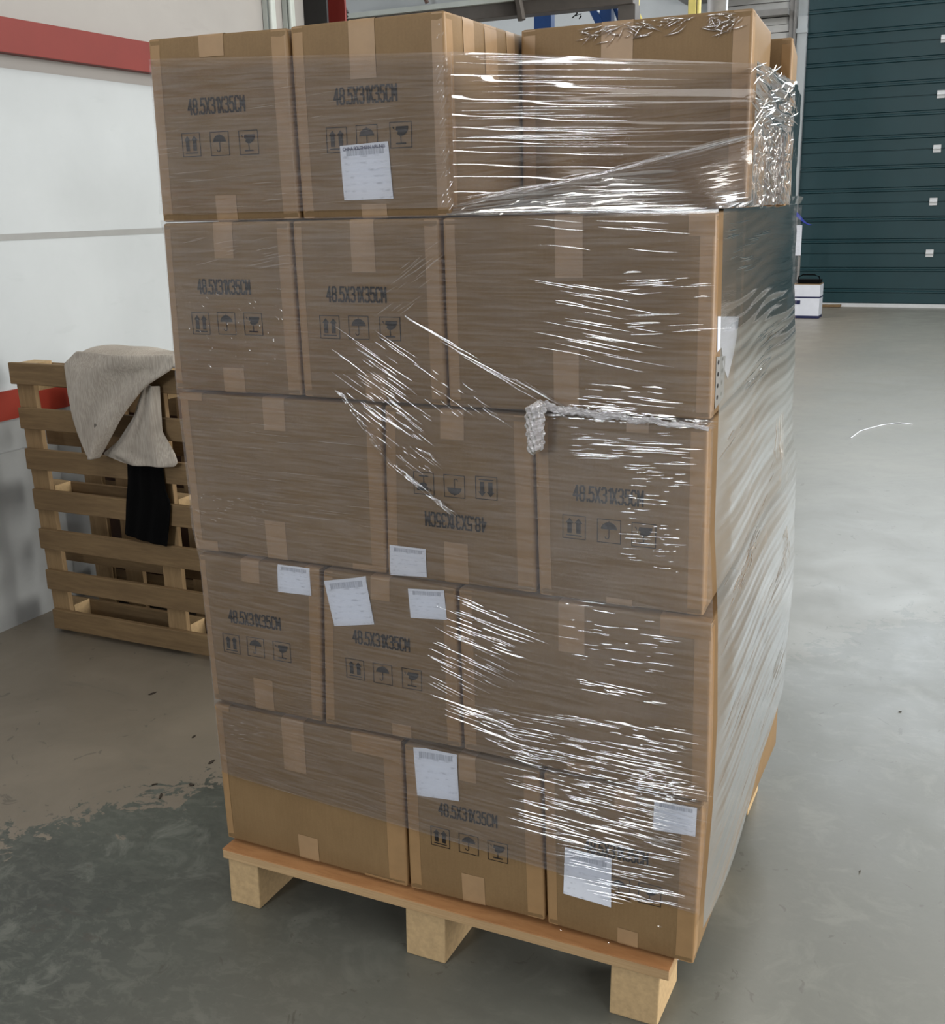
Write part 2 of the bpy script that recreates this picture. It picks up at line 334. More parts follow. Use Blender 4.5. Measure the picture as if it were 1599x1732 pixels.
for k, x in enumerate((-1.70,-1.66,-1.55)): o.tube([(x,8.3,4),(x,8.3,3.4),(x+(.03 if k<2 else -.03),8.3,3.17),(x+.02,8.32,3.05)], .011, 6)
o = o.build('hose', M_YELLOW, None, True); o['label'] = 'pale yellow hose looping down right of the blue racking'; o['category'] = 'hose'
m = MB((-1.15,8.5,0)); m.box(-1.17,-1.10,8.45,8.52,0,4.2); m.box(-1.09,-1.07,8.45,8.52,0,4.2); o = m.build('post', M_YELLOW, None, bevel=.004); o['label'] = 'pale yellow vertical post far behind the right carton top'; o['category'] = 'post'
m = MB((-.95,9.5,0)); m.tube([(-1.16,9.5,0),(-1.16,9.5,4.4)], .10, 12); o = m.build('standpipe', M_STEEL, None, True); o['label'] = 'thick grey vertical pipe left of the slatted shutter'; o['category'] = 'pipe'

# things by the teal door
bx0, by0 = -.965, 13.5
t = empty('archive_box', (bx0+.17, by0+.15, 0), 'white carton with navy bands standing on the floor by the teal door', 'box'); o3 = (bx0+.17,by0+.15,0)
m = MB(o3); m.box(bx0, bx0+.345, by0, by0+.3, .012, .265); m.build('body', M_PAPER, t, bevel=.004)
m = MB(o3); m.box(bx0-.002, bx0+.347, by0-.002, by0+.302, 0.001, .035); m.box(bx0+.01, bx0+.10, by0-.003, by0, .185, .235); m.build('navy_band', M_NAVY, t)
t = empty('archive_box', (bx0+.17, by0+.15, .266), 'white open carton stacked on the navy-banded one', 'box'); o3 = (bx0+.17,by0+.15,.266)
m = MB(o3); m.box(bx0+.0, bx0+.345, by0, by0+.3, .282, .44); m.build('body', M_PAPER, t, bevel=.004)
m = MB(o3); m.box(bx0-.001, bx0+.346, by0-.002, by0+.301, .267, .284); m.build('navy_band', M_NAVY, t)
m = MB(o3); m.box(bx0, bx0+.345, by0, by0+.3, .44, .452); m.build('rim', M_CARD, t)
m = MB((bx0+.17,by0+.15,.453)); m.tube([(bx0+.03,by0+.1,.453),(bx0+.05,by0+.1,.54),(bx0+.1,by0+.1,.565),(bx0+.25,by0+.1,.565),(bx0+.31,by0+.1,.54),(bx0+.33,by0+.1,.453)], .010, 6); m.box(bx0+.03, bx0+.33, by0+.03, by0+.27, .453, .50)
o = m.build('crate', M_BLACK, None); o['label'] = 'black crate with a handle on top of the white cartons'; o['category'] = 'crate'
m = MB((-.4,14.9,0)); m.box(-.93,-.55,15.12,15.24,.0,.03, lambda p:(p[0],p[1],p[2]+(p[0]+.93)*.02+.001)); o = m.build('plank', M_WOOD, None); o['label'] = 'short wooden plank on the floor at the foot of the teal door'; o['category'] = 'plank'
t = empty('stand', (-1.12,13.9,0), 'white board stand hidden behind the stack with blue cloth on top', 'stand'); o3 = (-1.12,13.9,0)
m = MB(o3); m.box(-1.20,-.955,13.88,13.90,.80,1.2); m.build('board', M_PAPER, t)
m = MB(o3); m.box(-.99,-.96,13.9,13.93,0,.8); m.box(-1.19,-1.16,13.9,13.93,0,.8); m.build('leg', M_STEEL, t)
m = MB((-1.05,13.9,1.2)); G = []
for i in range(13):
    u = i/12; G.append([(-1.20+.36*u, 13.80+.18*v+.02*math.sin(9*u+4*v), 1.215+.17*(1-abs(2*v-1)*.3)*math.exp(-((u-.35)/.35)**2)-.05*max(0,u-.6)) for v in [j/8 for j in range(9)]])
m.grid(G); o = m.build('cloth', M_BLUEC, None, True); o['label'] = 'bright blue crumpled cloth lying on the white board stand'; o['category'] = 'cloth'
sm = o.modifiers.new('solid','SOLIDIFY'); sm.thickness = .006

# small floor litter
def litter(n, xr, yr, lab, group, mat, s0, s1):
    for k in range(n):
        x = random.uniform(*xr); y = random.uniform(*yr); L = random.uniform(s0, s1); a = random.uniform(0, 3.14); w = L*random.uniform(.2,.5)
        m = MB((x,y,0)); c_, s_ = math.cos(a), math.sin(a); P = []
        for i in range(7):
            b = 2*math.pi*i/7; r = random.uniform(.7,1.1); px, py = L*.5*math.cos(b)*r, w*.5*math.sin(b)*r; P.append((x+px*c_-py*s_, y+px*s_+py*c_))
        h = .002+.002*random.random()
        m.add([(p[0],p[1],.0005) for p in P]+[(p[0],p[1],h) for p in P], [tuple(range(7,14)), tuple(range(7))[::-1]]+[(i,(i+1)%7,(i+1)%7+7,i+7) for i in range(7)])
        o = m.build('debris_chip', mat, None); o['label'] = lab; o['category'] = 'debris'; o['group'] = group
litter(16, (1.35,2.0), (0.2,3.2), 'tiny dark chip of dirt on the concrete right of the stack', 'dark chips right of the stack', simple('dirt', rgb(58,52,44), .9), .008, .02)
litter(8, (-1.2,-.35), (.15,.95), 'small dark chip of dirt on the concrete left of the stack', 'dark chips left of the stack', simple('dirt_brown', rgb(54,46,38), .9), .012, .035)
litter(3, (1.15,1.25), (-.02,.05), 'pale crumb of board on the floor by the front right pallet corner', 'pale crumbs by the pallet corner', M_BLOCK, .008, .015)
m = MB((.9,5.9,0)); m.tube([(.72,5.75,.003),(.75,6.0,.003),(.80,6.12,.004),(.87,6.28,.003),(.97,6.38,.003),(1.06,6.36,.003)], .0035, 5)
o = m.build('string', M_PAPER, None, True); o['label'] = 'thin white piece of string curling on the floor right of the stack'; o['category'] = 'string'

# ------------------------------------------------------------ leaning slatted pallet
PX = [(-1.705,1.0),(-1.685,.836),(-1.68,.684),(-1.669,.531),(-1.666,.377),(-1.657,.216),(-1.648,.058)]
t = empty('wooden_pallet', (-1.1,1.17,0), 'slatted wooden pallet standing on edge against the left wall side', 'pallet'); o3 = (-1.1,1.17,0)
for k,(x,z) in enumerate(PX):
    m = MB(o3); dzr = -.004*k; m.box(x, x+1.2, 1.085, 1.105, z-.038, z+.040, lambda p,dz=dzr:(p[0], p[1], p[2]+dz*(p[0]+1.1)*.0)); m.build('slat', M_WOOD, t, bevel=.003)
for x, w in ((-1.655,.085),(-1.10,.085),(-.55,.085)):
    m = MB(o3); m.box(x, x+w, 1.106, 1.126, .012, 1.03, lambda p,x=x:(p[0]-(.045*(p[2]) if x<-1.5 else .0), p[1], p[2])); m.build('bearer', M_WOODV, t, bevel=.003)
for x in (-1.655,-1.10,-.55):
    for z in (.06,.53,.985):
        m = MB(o3); xx = x-(.045*z if x<-1.5 else 0); m.box(xx, xx+.085, 1.127, 1.205, z-.05, z+.05); m.build('block', M_BLOCK, t)
for z in (.0595,.30,.53,.76,.98):
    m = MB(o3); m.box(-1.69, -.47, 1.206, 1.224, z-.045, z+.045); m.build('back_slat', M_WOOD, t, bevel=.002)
# second pallet seen through its gaps
t = empty('wooden_pallet', (-1.0,1.42,0), 'second wooden pallet standing behind the slatted one, seen through its gaps', 'pallet'); o3 = (-1.0,1.42,0)
for x in (-1.72,-1.56,-1.22,-.95,-.6):
    m = MB(o3); m.box(x, x+.09, 1.40, 1.42, .0, .98); m.build('slat', M_WOODV, t, bevel=.002)
for z in (.08,.46,.86):
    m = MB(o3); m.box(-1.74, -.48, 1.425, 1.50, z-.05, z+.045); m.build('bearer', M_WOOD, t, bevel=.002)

m = MB((-.95,1.56,0)); m.box(-1.83,-.30,1.56,1.58,0,.95); o = m.build('board', simple('dark_backing', rgb(70,46,34), .7, .2, 6), None); o['label'] = 'dark brown board added to darken the gaps behind the two slatted pallets'; o['category'] = 'board'  # board added so the gaps between slats read as dark shade
# cloths over it
def loft(name, mat, A, B, yf, n=28, parent=None, th=.006, org=(-1.1,1.07,.9)):
    def samp(P, t):
        d = [0]
        for i in range(len(P)-1): d.append(d[-1]+math.dist(P[i],P[i+1]))
        s = t*d[-1]
        for i in range(len(P)-1):
            if s <= d[i+1] or i == len(P)-2:
                u = (s-d[i])/max(1e-6,d[i+1]-d[i]); return [P[i][k]+(P[i+1][k]-P[i][k])*u for k in (0,1)]
    G = []
    for i in range(n+1):
        t_ = i/n; a = samp(A,t_); b = samp(B,t_); row = []
        for j in range(n+1):
            u = j/n; x = a[0]+(b[0]-a[0])*u; z = a[1]+(b[1]-a[1])*u; row.append((x, yf(x,z,t_,u), z))
        G.append(row)
    m = MB(org); m.grid(G); o = m.build(name, mat, parent, True)
    s = o.modifiers.new('solid','SOLIDIFY'); s.thickness = th; s.offset = 0
    ss = o.modifiers.new('sub','SUBSURF'); ss.levels = ss.render_levels = 1
    return o
def mat_fabric():
    m = NM('grey_fabric'); v = m.coord((1,1,1)); w = m.noise(m.coord((240,240,14), rot=(0,.5,0)), 1, 2); n = m.noise(v, 9, 4); sp = m.noise(v, 26, 1)
    c = m.mix(m.ramp(n, [(.3,0),(.7,1)]), rgb(168,160,150), rgb(188,181,171)); c = m.mix(m.math('MULTIPLY', m.ramp(w, [(.4,0),(.6,1)]), .35), c, rgb(120,112,106))
    c = m.mix(m.math('MULTIPLY', m.ramp(sp, [(.76,0),(.78,1)]), .7), c, rgb(60,56,54))
    m.pbr(c, .9, m.bump(w, .5, .002), .2); return m.m
M_FAB = mat_fabric()
t = empty('moving_blanket', (-1.1,1.07,1.04), 'grey woven cloth draped over the top of the standing slatted pallet', 'cloth'); og = (-1.1,1.07,1.04)
A0 = [(-1.326,1.099),(-1.394,1.052),(-1.384,.957),(-1.356,.874),(-1.282,.735)]; A1 = [(-.90,1.102),(-.90,1.061),(-1.017,.994),(-1.135,.881),(-1.262,.732)]
loft('front_fold', M_FAB, A0, A1, lambda x,z,t,u: 1.045-.035*math.sin(math.pi*u)*(1-t*.4)+.012*math.sin(9*u+5*t)-.03*t, parent=t, org=og, th=.012)
B0 = [(-1.06,1.0),(-1.12,.878),(-1.198,.79),(-1.276,.738),(-1.177,.713)]; B1 = [(-1.0,.99),(-1.002,.834),(-.955,.765),(-.944,.731),(-.961,.716)]
loft('hanging_flap', M_FAB, B0, B1, lambda x,z,t,u: 1.068-.02*math.sin(math.pi*u)-.012*t+.006*math.sin(14*u), parent=t, org=og, th=.008)
G = []; 
for i in range(25):
    x = -1.33+.02*i
    prof_ = [(1.035,1.06),(1.05,1.085),(1.10,1.098),(1.16,1.10),(1.215,1.088),(1.24,1.05),(1.245,.95)]
    G.append([(x, y, z+.012*math.exp(-((i-6)/6)**2)+.003*math.sin(i*.7)) for y, z in prof_])
m = MB(og); m.grid(G); o = m.build('top_fold', M_FAB, t, True); s = o.modifiers.new('solid','SOLIDIFY'); s.thickness=.01; s = o.modifiers.new('sub','SUBSURF'); s.levels = s.render_levels = 2
C0 = [(-1.181,.80),(-1.181,.726),(-1.19,.642),(-1.208,.565),(-1.218,.499),(-1.228,.443)]; C1 = [(-1.026,.80),(-1.026,.708),(-1.023,.625),(-1.006,.58),(-1.021,.497),(-1.039,.418)]
o = loft('black_cloth', M_BLACK, C0, C1, lambda x,z,t,u: 1.075-.008*math.sin(math.pi*u)+.003*math.sin(20*u+3*t), org=(-1.1,1.07,.8)); o['label'] = 'black cloth hanging below the grey cloth on the slatted pallet'; o['category'] = 'cloth'

# ------------------------------------------------------------ shipping pallet under the stack
t = empty('shipping_pallet', (.55,.45,0), 'plywood-topped wooden pallet with block feet under the wrapped cartons', 'pallet'); o3 = (.55,.45,0)
DT = .142
m = MB(o3); m.box(.03, 1.075, -.042, .95, DT-.003, DT); m.build('deck_top', M_PLY, t)
m = MB(o3); m.box(.03, 1.075, -.042, .95, DT-.024, DT-.0031); m.build('deck_edge', M_PLYE, t, bevel=.001)
for xa, xb in ((.036,.118),(.500,.594),(.957,1.055)):
    for ya, yb in ((-.034,.11),(.40,.54),(.80,.94)):
        m = MB(o3); m.box(xa, xb, ya, yb, 0.0, DT-.0245, lambda p:(p[0]+.002*math.sin(90*p[2]+p[1]*50), p[1], p[2])); m.build('block', M_BLOCK, t, bevel=.003)
BOX = {
'5a':{'y':0.0157,'q':[(-0.0125,1.8712),(0.3084,1.8658),(0.3115,1.5285),(-0.019,1.5315)],'top':(0.1083,0.1659,1.8295),'bot':(0.1188,0.1682,1.5778),'lr':(0.0265,0.0354),'text':(0.1382,1.7424,0.1358),'ic':[(0.072,1.6736),(0.1401,1.6729),(0.2079,1.6721)]},
'5b':{'y':0.0157,'q':[(0.3149,1.8672),(0.628,1.867),(0.6297,1.5345),(0.317,1.5306)],'top':(0.4383,0.4916,1.7685),'bot':(0.4478,0.5011,1.5541),'lr':(0.0258,0.0252),'text':(0.4664,1.7417,0.1311),'ic':[(0.4032,1.6677),(0.4667,1.6689),(0.5359,1.6707)],'lab':[[(0.41,1.6571),(0.5102,1.6609),(0.5163,1.5624),(0.4128,1.5617)]]},
'4a':{'y':0.0048,'q':[(-0.0102,1.527),(0.2945,1.5247),(0.2981,1.1912),(-0.0165,1.1901)],'top':(0.1145,0.1604,1.4585),'bot':(0.1108,0.1623,1.2431),'lr':(0.0183,0.0302),'text':(0.1297,1.4037,0.1301),'ic':[(0.0653,1.3302),(0.1303,1.3317),(0.195,1.332)]},
'4b':{'y':0.0048,'q':[(0.2999,1.5246),(0.6115,1.528),(0.6167,1.1886),(0.3022,1.1902)],'top':(0.428,0.4787,1.4333),'bot':(0.444,0.4879,1.2449),'lr':(0.019,0.0302),'text':(0.4336,1.3922,0.1311),'ic':[(0.3719,1.3304),(0.436,1.3308),(0.5036,1.3302)]},
'4c':{'y':0.0048,'q':[(0.6173,1.5279),(1.1044,1.5269),(1.1069,1.1917),(0.6204,1.1877)],'top':(0.8313,0.8815,1.4247),'bot':(0.8276,0.8745,1.3021),'lr':(0.0238,0.0251),'crn':{'tr':(0.0441,0.0361)}},
'3a':{'y':0.0041,'q':[(-0.0101,1.1868),(0.4763,1.1867),(0.4719,0.8442),(-0.0047,0.8406)],'top':(0.2019,0.2538,1.1204),'bot':(0.1861,0.2366,0.9292),'lr':(0.0222,0.0334),'crn':{'tl':(0.0593,0.0154),'bl':(0.0634,0.0238),'br':(0.0783,0.0144)}},
'3b':{'y':0.0041,'q':[(0.4827,1.1871),(0.7845,1.1841),(0.792,0.8444),(0.4731,0.8419)],'top':(0.6015,0.6506,1.1292),'bot':(0.6021,0.6525,0.9279),'lr':(0.0237,0.0352),'text':(0.6279,0.9703,0.1303),'ic':[(0.5631,1.0399),(0.6284,1.0398),(0.6944,1.0421)],'flip':1,'lab':[[(0.4818,0.9081),(0.5618,0.9086),(0.5622,0.8506),(0.48,0.8465)]]},
'3c':{'y':0.0041,'q':[(0.7891,1.1844),(1.1032,1.1886),(1.1059,0.8433),(0.7968,0.8427)],'top':(0.9615,1.0013,1.1646),'bot':(0.9283,0.977,0.8589),'lr':(0.0255,0.0285),'text':(0.9297,1.0488,0.1308),'ic':[(0.8667,0.9845),(0.9325,0.9836),(0.9965,0.9828)]},
'2a':{'y':-0.0106,'q':[(0.0135,0.8403),(0.3232,0.8457),(0.3056,0.4955),(0.0193,0.4974)],'top':(0.1251,0.1713,0.7916),'bot':(0.1351,0.1854,0.573),'lr':(0.0163,0.0265),'text':(0.1495,0.7079,0.1352),'ic':[(0.0843,0.6436),(0.1484,0.6453),(0.2155,0.645)],'lab':[[(0.2202,0.8423),(0.2986,0.8414),(0.3,0.7827),(0.218,0.7809)]],'crn':{'tr':(0.0351,0.0393)}},
'2b':{'y':-0.0106,'q':[(0.3302,0.844),(0.6309,0.8472),(0.6336,0.501),(0.3113,0.4925)],'top':(0.4409,0.4845,0.7944),'bot':(0.4766,0.521,0.5297),'lr':(0.0233,0.0286),'text':(0.4601,0.7081,0.1324),'ic':[(0.3957,0.6355),(0.4614,0.6359),(0.5281,0.6356)],'lab':[[(0.3327,0.8189),(0.4313,0.8402),(0.4477,0.7418),(0.3517,0.7239)],[(0.5271,0.8277),(0.6064,0.8344),(0.6108,0.7741),(0.5311,0.7677)]]},
'2c':{'y':-0.0106,'q':[(0.6359,0.8466),(1.1249,0.8448),(1.1299,0.4903),(0.6388,0.4994)],'top':(0.8421,0.8932,0.7468),'bot':(0.8585,0.906,0.5229),'lr':(0.0282,0.0295),'crn':{'tr':(0.0913,0.0339),'br':(0.051,0.0236)}},
'1a':{'y':-0.014,'q':[(0.0212,0.4906),(0.4977,0.4925),(0.4975,0.1473),(0.024,0.1523)],'top':(0.202,0.2599,0.3682),'bot':(0.2238,0.276,0.2123),'lr':(0.0202,0.043),'crn':{'tr':(0.119,0.0432),'br':(0.1046,0.008),'tl':(0.0406,0.0124)}},
'1b':{'y':-0.014,'q':[(0.5031,0.4895),(0.8038,0.4904),(0.8117,0.1546),(0.5033,0.1474)],'top':(0.6292,0.6662,0.4334),'bot':(0.6283,0.6797,0.2205),'lr':(0.0282,0.0354),'text':(0.6455,0.3583,0.1322),'ic':[(0.5817,0.2922),(0.6466,0.2917),(0.7113,0.2902)],'lab':[[(0.5262,0.4849),(0.6245,0.4943),(0.6279,0.3863),(0.5313,0.378)]]},
'1c':{'y':-0.014,'q':[(0.81,0.4905),(1.1222,0.4892),(1.1147,0.1363),(0.8168,0.1505)],'top':(0.9548,0.9963,0.4455),'bot':(0.964,1.0055,0.1872),'lr':(0.0225,0.0355),'text':(0.9596,0.3532,0.1267),'ic':[(0.9088,0.2747),(0.9663,0.277),(1.0272,0.278)],'lab':[[(0.8561,0.3386),(0.9513,0.338),(0.9514,0.2295),(0.8523,0.2328)],[(1.032,0.4807),(1.1115,0.4819),(1.1102,0.4231),(1.03,0.4184)]]},
}
# ------------------------------------------------------------ cartons
GL = {'4':[[(.42,0),(.42,1),(0,.32),(.62,.32)]], '8':[[(.15,.53),(.04,.65),(.04,.88),(.17,1),(.42,1),(.55,.88),(.55,.65),(.44,.53),(.15,.53),(.02,.4),(.02,.13),(.16,0),(.43,0),(.57,.13),(.57,.4),(.44,.53)]],
 '.':[[(.28,0),(.28,.12)]], '5':[[(.55,1),(.1,1),(.06,.55),(.18,.62),(.42,.62),(.56,.48),(.56,.14),(.42,0),(.16,0),(.03,.14)]],
 'X':[[(.02,0),(.56,1)],[(.56,0),(.02,1)]], '3':[[(.04,.87),(.17,1),(.42,1),(.55,.87),(.55,.66),(.43,.53),(.24,.53)],[(.43,.53),(.57,.4),(.57,.13),(.43,0),(.16,0),(.02,.13)]],
 '1':[[(.12,.84),(.32,1),(.32,0)]], 'C':[[(.55,.82),(.42,1),(.17,1),(.04,.85),(.04,.15),(.17,0),(.42,0),(.55,.18)]], 'M':[[(.02,0),(.02,1),(.3,.35),(.58,1),(.58,0)]]}
def ribbon(pts, w):
    out = []
    for (x0,y0),(x1,y1) in zip(pts, pts[1:]):
        L = math.hypot(x1-x0,y1-y0) or 1e-6; ux, uy = (x1-x0)/L, (y1-y0)/L; e = w*.42
        a = (x0-ux*e, y0-uy*e); b = (x1+ux*e, y1+uy*e); nx, ny = -uy*w/2, ux*w/2
        out.append([(a[0]+nx,a[1]+ny),(b[0]+nx,b[1]+ny),(b[0]-nx,b[1]-ny),(a[0]-nx,a[1]-ny)])
    return out
def word(txt, width, h):
    ws = [.36 if c == '.' else .5 if c == '1' else .82 for c in txt]; tot = sum(ws); k = width/tot; polys = []; x = 0
    for c, w in zip(txt, ws):
        off = -.12 if c == '.' else 0
        for st in GL[c]: polys += ribbon([((x+(p[0]+off)*1.05)*k, (p[1]-.5)*h) for p in st], .0035)
        x += w
    return [[(p[0]-width/2+.1*k, p[1]) for p in q] for q in polys]
def circ(cx, cy, r, a0, a1, n=14): return [(cx+r*math.cos(math.radians(a0+(a1-a0)*i/n)), cy+r*math.sin(math.radians(a0+(a1-a0)*i/n))) for i in range(n+1)]
def icon(kind):
    s = .0215; P = ribbon([(-s,-s),(s,-s),(s,s),(-s,s),(-s,-s)], .0014)
    if kind == 'arrows':
        for x in (-.0085,.0085): P += [[(x-.0042,-.0115),(x+.0042,-.0115),(x+.0042,.008),(x-.0042,.008)], [(x-.0078,.0075),(x+.0078,.0075),(x,.0168)]]
        P += ribbon([(-.014,-.0155),(.014,-.0155)], .0022)
    elif kind == 'umbrella':
        P += [circ(0,.001,.0155,8,172)]; P += ribbon([(0,.018),(0,-.011)]+circ(-.0035,-.011,.0035,0,-180,6), .0016)
    else:
        P += [[(-.0085,.0145),(.0155,.0145),(.0145,.008),(.0105,.002),(.004,-.0015),(-.003,-.0015),(-.0075,.002),(-.0055,.006),(-.010,.008)]]
        P += [[(-.017,.014),(-.0135,.014),(-.0125,.008)]]; P += ribbon([(0,-.001),(0,-.013)], .0018); P += ribbon([(-.009,-.0145),(.009,-.0145)], .0028)
    return P
class Carton:
    def __init__(s, q, y0, depth, seed=0, bk=0.):
        s.bk = bk
        s.q = q; s.y0 = y0; s.D = depth; s.W = ((q[1][0]-q[0][0])+(q[2][0]-q[3][0]))/2; s.H = ((q[0][1]-q[3][1])+(q[1][1]-q[2][1]))/2; s.r = .0055
        s.ph = random.Random(seed).uniform(0,6)
    def pt(s, a, d, h, off=0):       # a in -W/2..W/2, d in 0..D, h in -H/2..H/2 : point on the rounded surface
        W, H, D, r = s.W, s.H, s.D, s.r
        q = (max(-W/2+r, min(W/2-r, a)), max(r, min(D-r, d)), max(-H/2+r, min(H/2-r, h)))
        n = Vector((a-q[0], d-q[1], h-q[2])); n = n.normalized() if n.length > 1e-9 else Vector((0,-1,0))
        p = Vector(q)+n*(r+off)
        fa, fh, fd = 2*a/W, 2*h/H, 2*d/D-1
        b = .0022+.0008*math.sin(a*17+h*13+s.ph)
        if n.y < -.7: p.y -= b*(1-fa*fa)*(1-fh*fh)
        if abs(n.x) > .7: p.x += math.copysign(b, n.x)*(1-fd*fd)*(1-fh*fh)*.8
        u = p.x/W+.5; v = p.z/H+.5; tl, tr, br, bl = s.q
        x = (1-u)*(1-v)*bl[0]+u*(1-v)*br[0]+u*v*tr[0]+(1-u)*v*tl[0]; z = (1-u)*(1-v)*bl[1]+u*(1-v)*br[1]+u*v*tr[1]+(1-u)*v*tl[1]
        return (x+s.bk*u*(p.y/D), s.y0+p.y, z)
    def inv(s, x, z):                # world front-plane point -> local a, h
        a = h = 0.
        for _ in range(6):
            p = s.pt(a, 0, h); a += x-p[0]; h += z-p[2]
        return a, h
    def mesh(s, org):
        W, H, D, r = s.W, s.H, s.D, s.r; m = MB(org)
        def ax(lo, hi): return [lo, lo+r*.3, lo+r]+list(np.linspace(lo+r, hi-r, 9)[1:-1])+[hi-r, hi-r*.3, hi]
        A, DD, HH = ax(-W/2,W/2), ax(0,D), ax(-H/2,H/2)
        m.grid([[s.pt(a,0,h) for h in HH] for a in A]); m.grid([[s.pt(a,D,h) for h in HH] for a in A])
        m.grid([[s.pt(-W/2,d,h) for h in HH] for d in DD]); m.grid([[s.pt(W/2,d,h) for h in HH] for d in DD])
        m.grid([[s.pt(a,d,H/2) for d in DD] for a in A]); m.grid([[s.pt(a,d,-H/2) for d in DD] for a in A])
        return m
def weld(o):
    bm = bmesh.new(); bm.from_mesh(o.data); bmesh.ops.remove_doubles(bm, verts=bm.verts, dist=1e-5); bmesh.ops.recalc_face_normals(bm, faces=bm.faces); bm.to_mesh(o.data); bm.free()
    o.data.polygons.foreach_set('use_smooth', [True]*len(o.data.polygons))
def strip(c, org, pathf, s0, s1, t0, t1, off, n=10, k=6):
    m = MB(org); ss = sorted(set(list(np.linspace(s0,s1,n))+[0.0,.002,-.002,.0055,-.0055])); ss = [x for x in ss if s0-1e-9 <= x <= s1+1e-9]
    m.grid([[pathf(s_, t0+(t1-t0)*j/k, off) for j in range(k+1)] for s_ in ss]); return m
PLATE = {}
def carton(key, q, y, depth, label, spec=None, side_tape=True, group=None):
    sp = spec or {}; c = Carton(q, y, depth, sum(map(ord,key)), sp.get('bk',0.)); cx = (q[2][0]+q[3][0])/2; org = (cx, y+depth/2, min(q[2][1], q[3][1]))
    t = empty('carton', org, label, 'box', group)
    o = c.mesh(org).build('body', M_CARD, t, True); weld(o)
    W, H, D = c.W, c.H, c.D
    lw, rw = sp.get('lr', (.024,.028))
    def corner(sgn):
        def f(s_, t_, off):   # s<0 on front, s>0 on side
            return c.pt(sgn*W/2 if s_ >= 0 else sgn*(W/2+s_), max(0,s_), t_, off)
        return f
    for sgn, w in ((-1,lw),(1,rw)):
        strip(c, org, corner(sgn), -w, .028, -H/2+.002, H/2-.002, .0006, 12, 12).build('corner_tape', M_TAPE2, t, True)
    def edge(sg):
        def f(s_, t_, off): return c.pt(t_, max(0,s_), sg*H/2 if s_ >= 0 else sg*(H/2+s_), off)
        return f
    if 'top' in sp:
        x0, x1, z = sp['top']; a0, h = c.inv(x0, z); a1, _ = c.inv(x1, z)
        strip(c, org, edge(1), -(H/2-h), min(D-.01,.28), a0, a1, .0009, 16, 5).build('seam_tape', M_TAPE, t, True)
        x0, x1, z = sp['bot']; a0, h = c.inv(x0, z); a1, _ = c.inv(x1, z)
        strip(c, org, edge(-1), -(H/2+h), .02, a0, a1, .0009, 10, 5).build('seam_tape', M_TAPE, t, True)
    for kk, (w, h) in sp.get('crn', {}).items():
        sg = 1 if kk[0] == 't' else -1; a0, a1 = (-W/2+.001, -W/2+w) if kk[1] == 'l' else (W/2-w, W/2-.001)
        strip(c, org, edge(sg), -h, .02, a0, a1, .0012, 8, 5).build('corner_patch', M_TAPE2, t, True)
    for (d0, d1, ln_) in sp.get('side', []):
        m = MB(org); m.grid([[c.pt(W/2, d0+(d1-d0)*i/4, H/2-.001-ln_*j/8, .0009) for j in range(9)] for i in range(5)]); m.build('seam_tape', M_TAPE, t, True)
    def flat(polys, cx_, cz_, off, flip=1):
        m = MB(org)
        for P in polys:
            vs = []
            for (px, pz) in P:
                a, h = c.inv(cx_+px*flip, cz_+pz*flip); vs.append(c.pt(a, 0, h, off))
            m.add(vs, [tuple(range(len(vs)))])
        return m
    if 'text' in sp:
        fl = -1 if sp.get('flip') else 1; x, z, w = sp['text']
        flat(word('48.5X31X35CM', w, .0265), x, z, .0011, fl).build('printed_size', M_INK, t)
        kinds = ['arrows','umbrella','glass'][::fl]
        for kd, (ix, iz) in zip(kinds, sp['ic']): flat(icon(kd), ix, iz, .0011, fl).build('printed_symbol', M_INK, t)
    for li, L in enumerate(sp.get('lab', [])):
        m = MB(org); n = 8; G = []
        tl, tr, br, bl = L; 
        for i in range(n+1):
            row = []
            for j in range(n+1):
                u, v = i/n, j/n; x = (1-u)*(1-v)*bl[0]+u*(1-v)*br[0]+u*v*tr[0]+(1-u)*v*tl[0]; z = (1-u)*(1-v)*bl[1]+u*(1-v)*br[1]+u*v*tr[1]+(1-u)*v*tl[1]
                a, h = c.inv(x, z); a = max(-W/2+.001, min(W/2-.001, a)); over = max(0, h-(H/2-.001)); h = min(h, H/2-.001)
                row.append(c.pt(a, 0, h, .0019+.0004*math.sin(7*u+3*v)))
            G.append(row)
        m.grid(G); o = m.build('shipping_label', M_LABEL, t, True)
        uvl = o.data.uv_layers.new(name='UVMap')
        for p in o.data.polygons:
            for li_ in p.loop_indices:
                vi = o.data.loops[li_].vertex_index; uvl.data[li_].uv = ((vi//(n+1))/n, (vi%(n+1))/n)
        if key == '5b':
            tc = bpy.data.curves.new('caption','FONT'); tc.body = 'CHINA SOUTHERN AIRLINES'; tc.size = .0085; tc.align_x = 'CENTER'; tc.offset = .0001
            to = bpy.data.objects.new('tmp', tc); COL.objects.link(to); dg = bpy.context.evaluated_depsgraph_get(); me = bpy.data.meshes.new_from_object(to.evaluated_get(dg)); bpy.data.objects.remove(to)
            xs = [v.co.x for v in me.vertices]; k = .088/(max(xs)-min(xs)); mx = (tl[0]+tr[0])/2
            for v in me.vertices:
                px, pz = v.co.x*k, v.co.y; zz = (tl[1]+tr[1])/2-.0095+px*(tr[1]-tl[1])/(tr[0]-tl[0])+pz; a, h = c.inv(mx+px, zz); w_ = c.pt(a,0,h,.0027); v.co = (w_[0]-org[0], w_[1]-org[1], w_[2]-org[2])
            link('label_caption', me, M_BLUEINK, t)
    return t, c
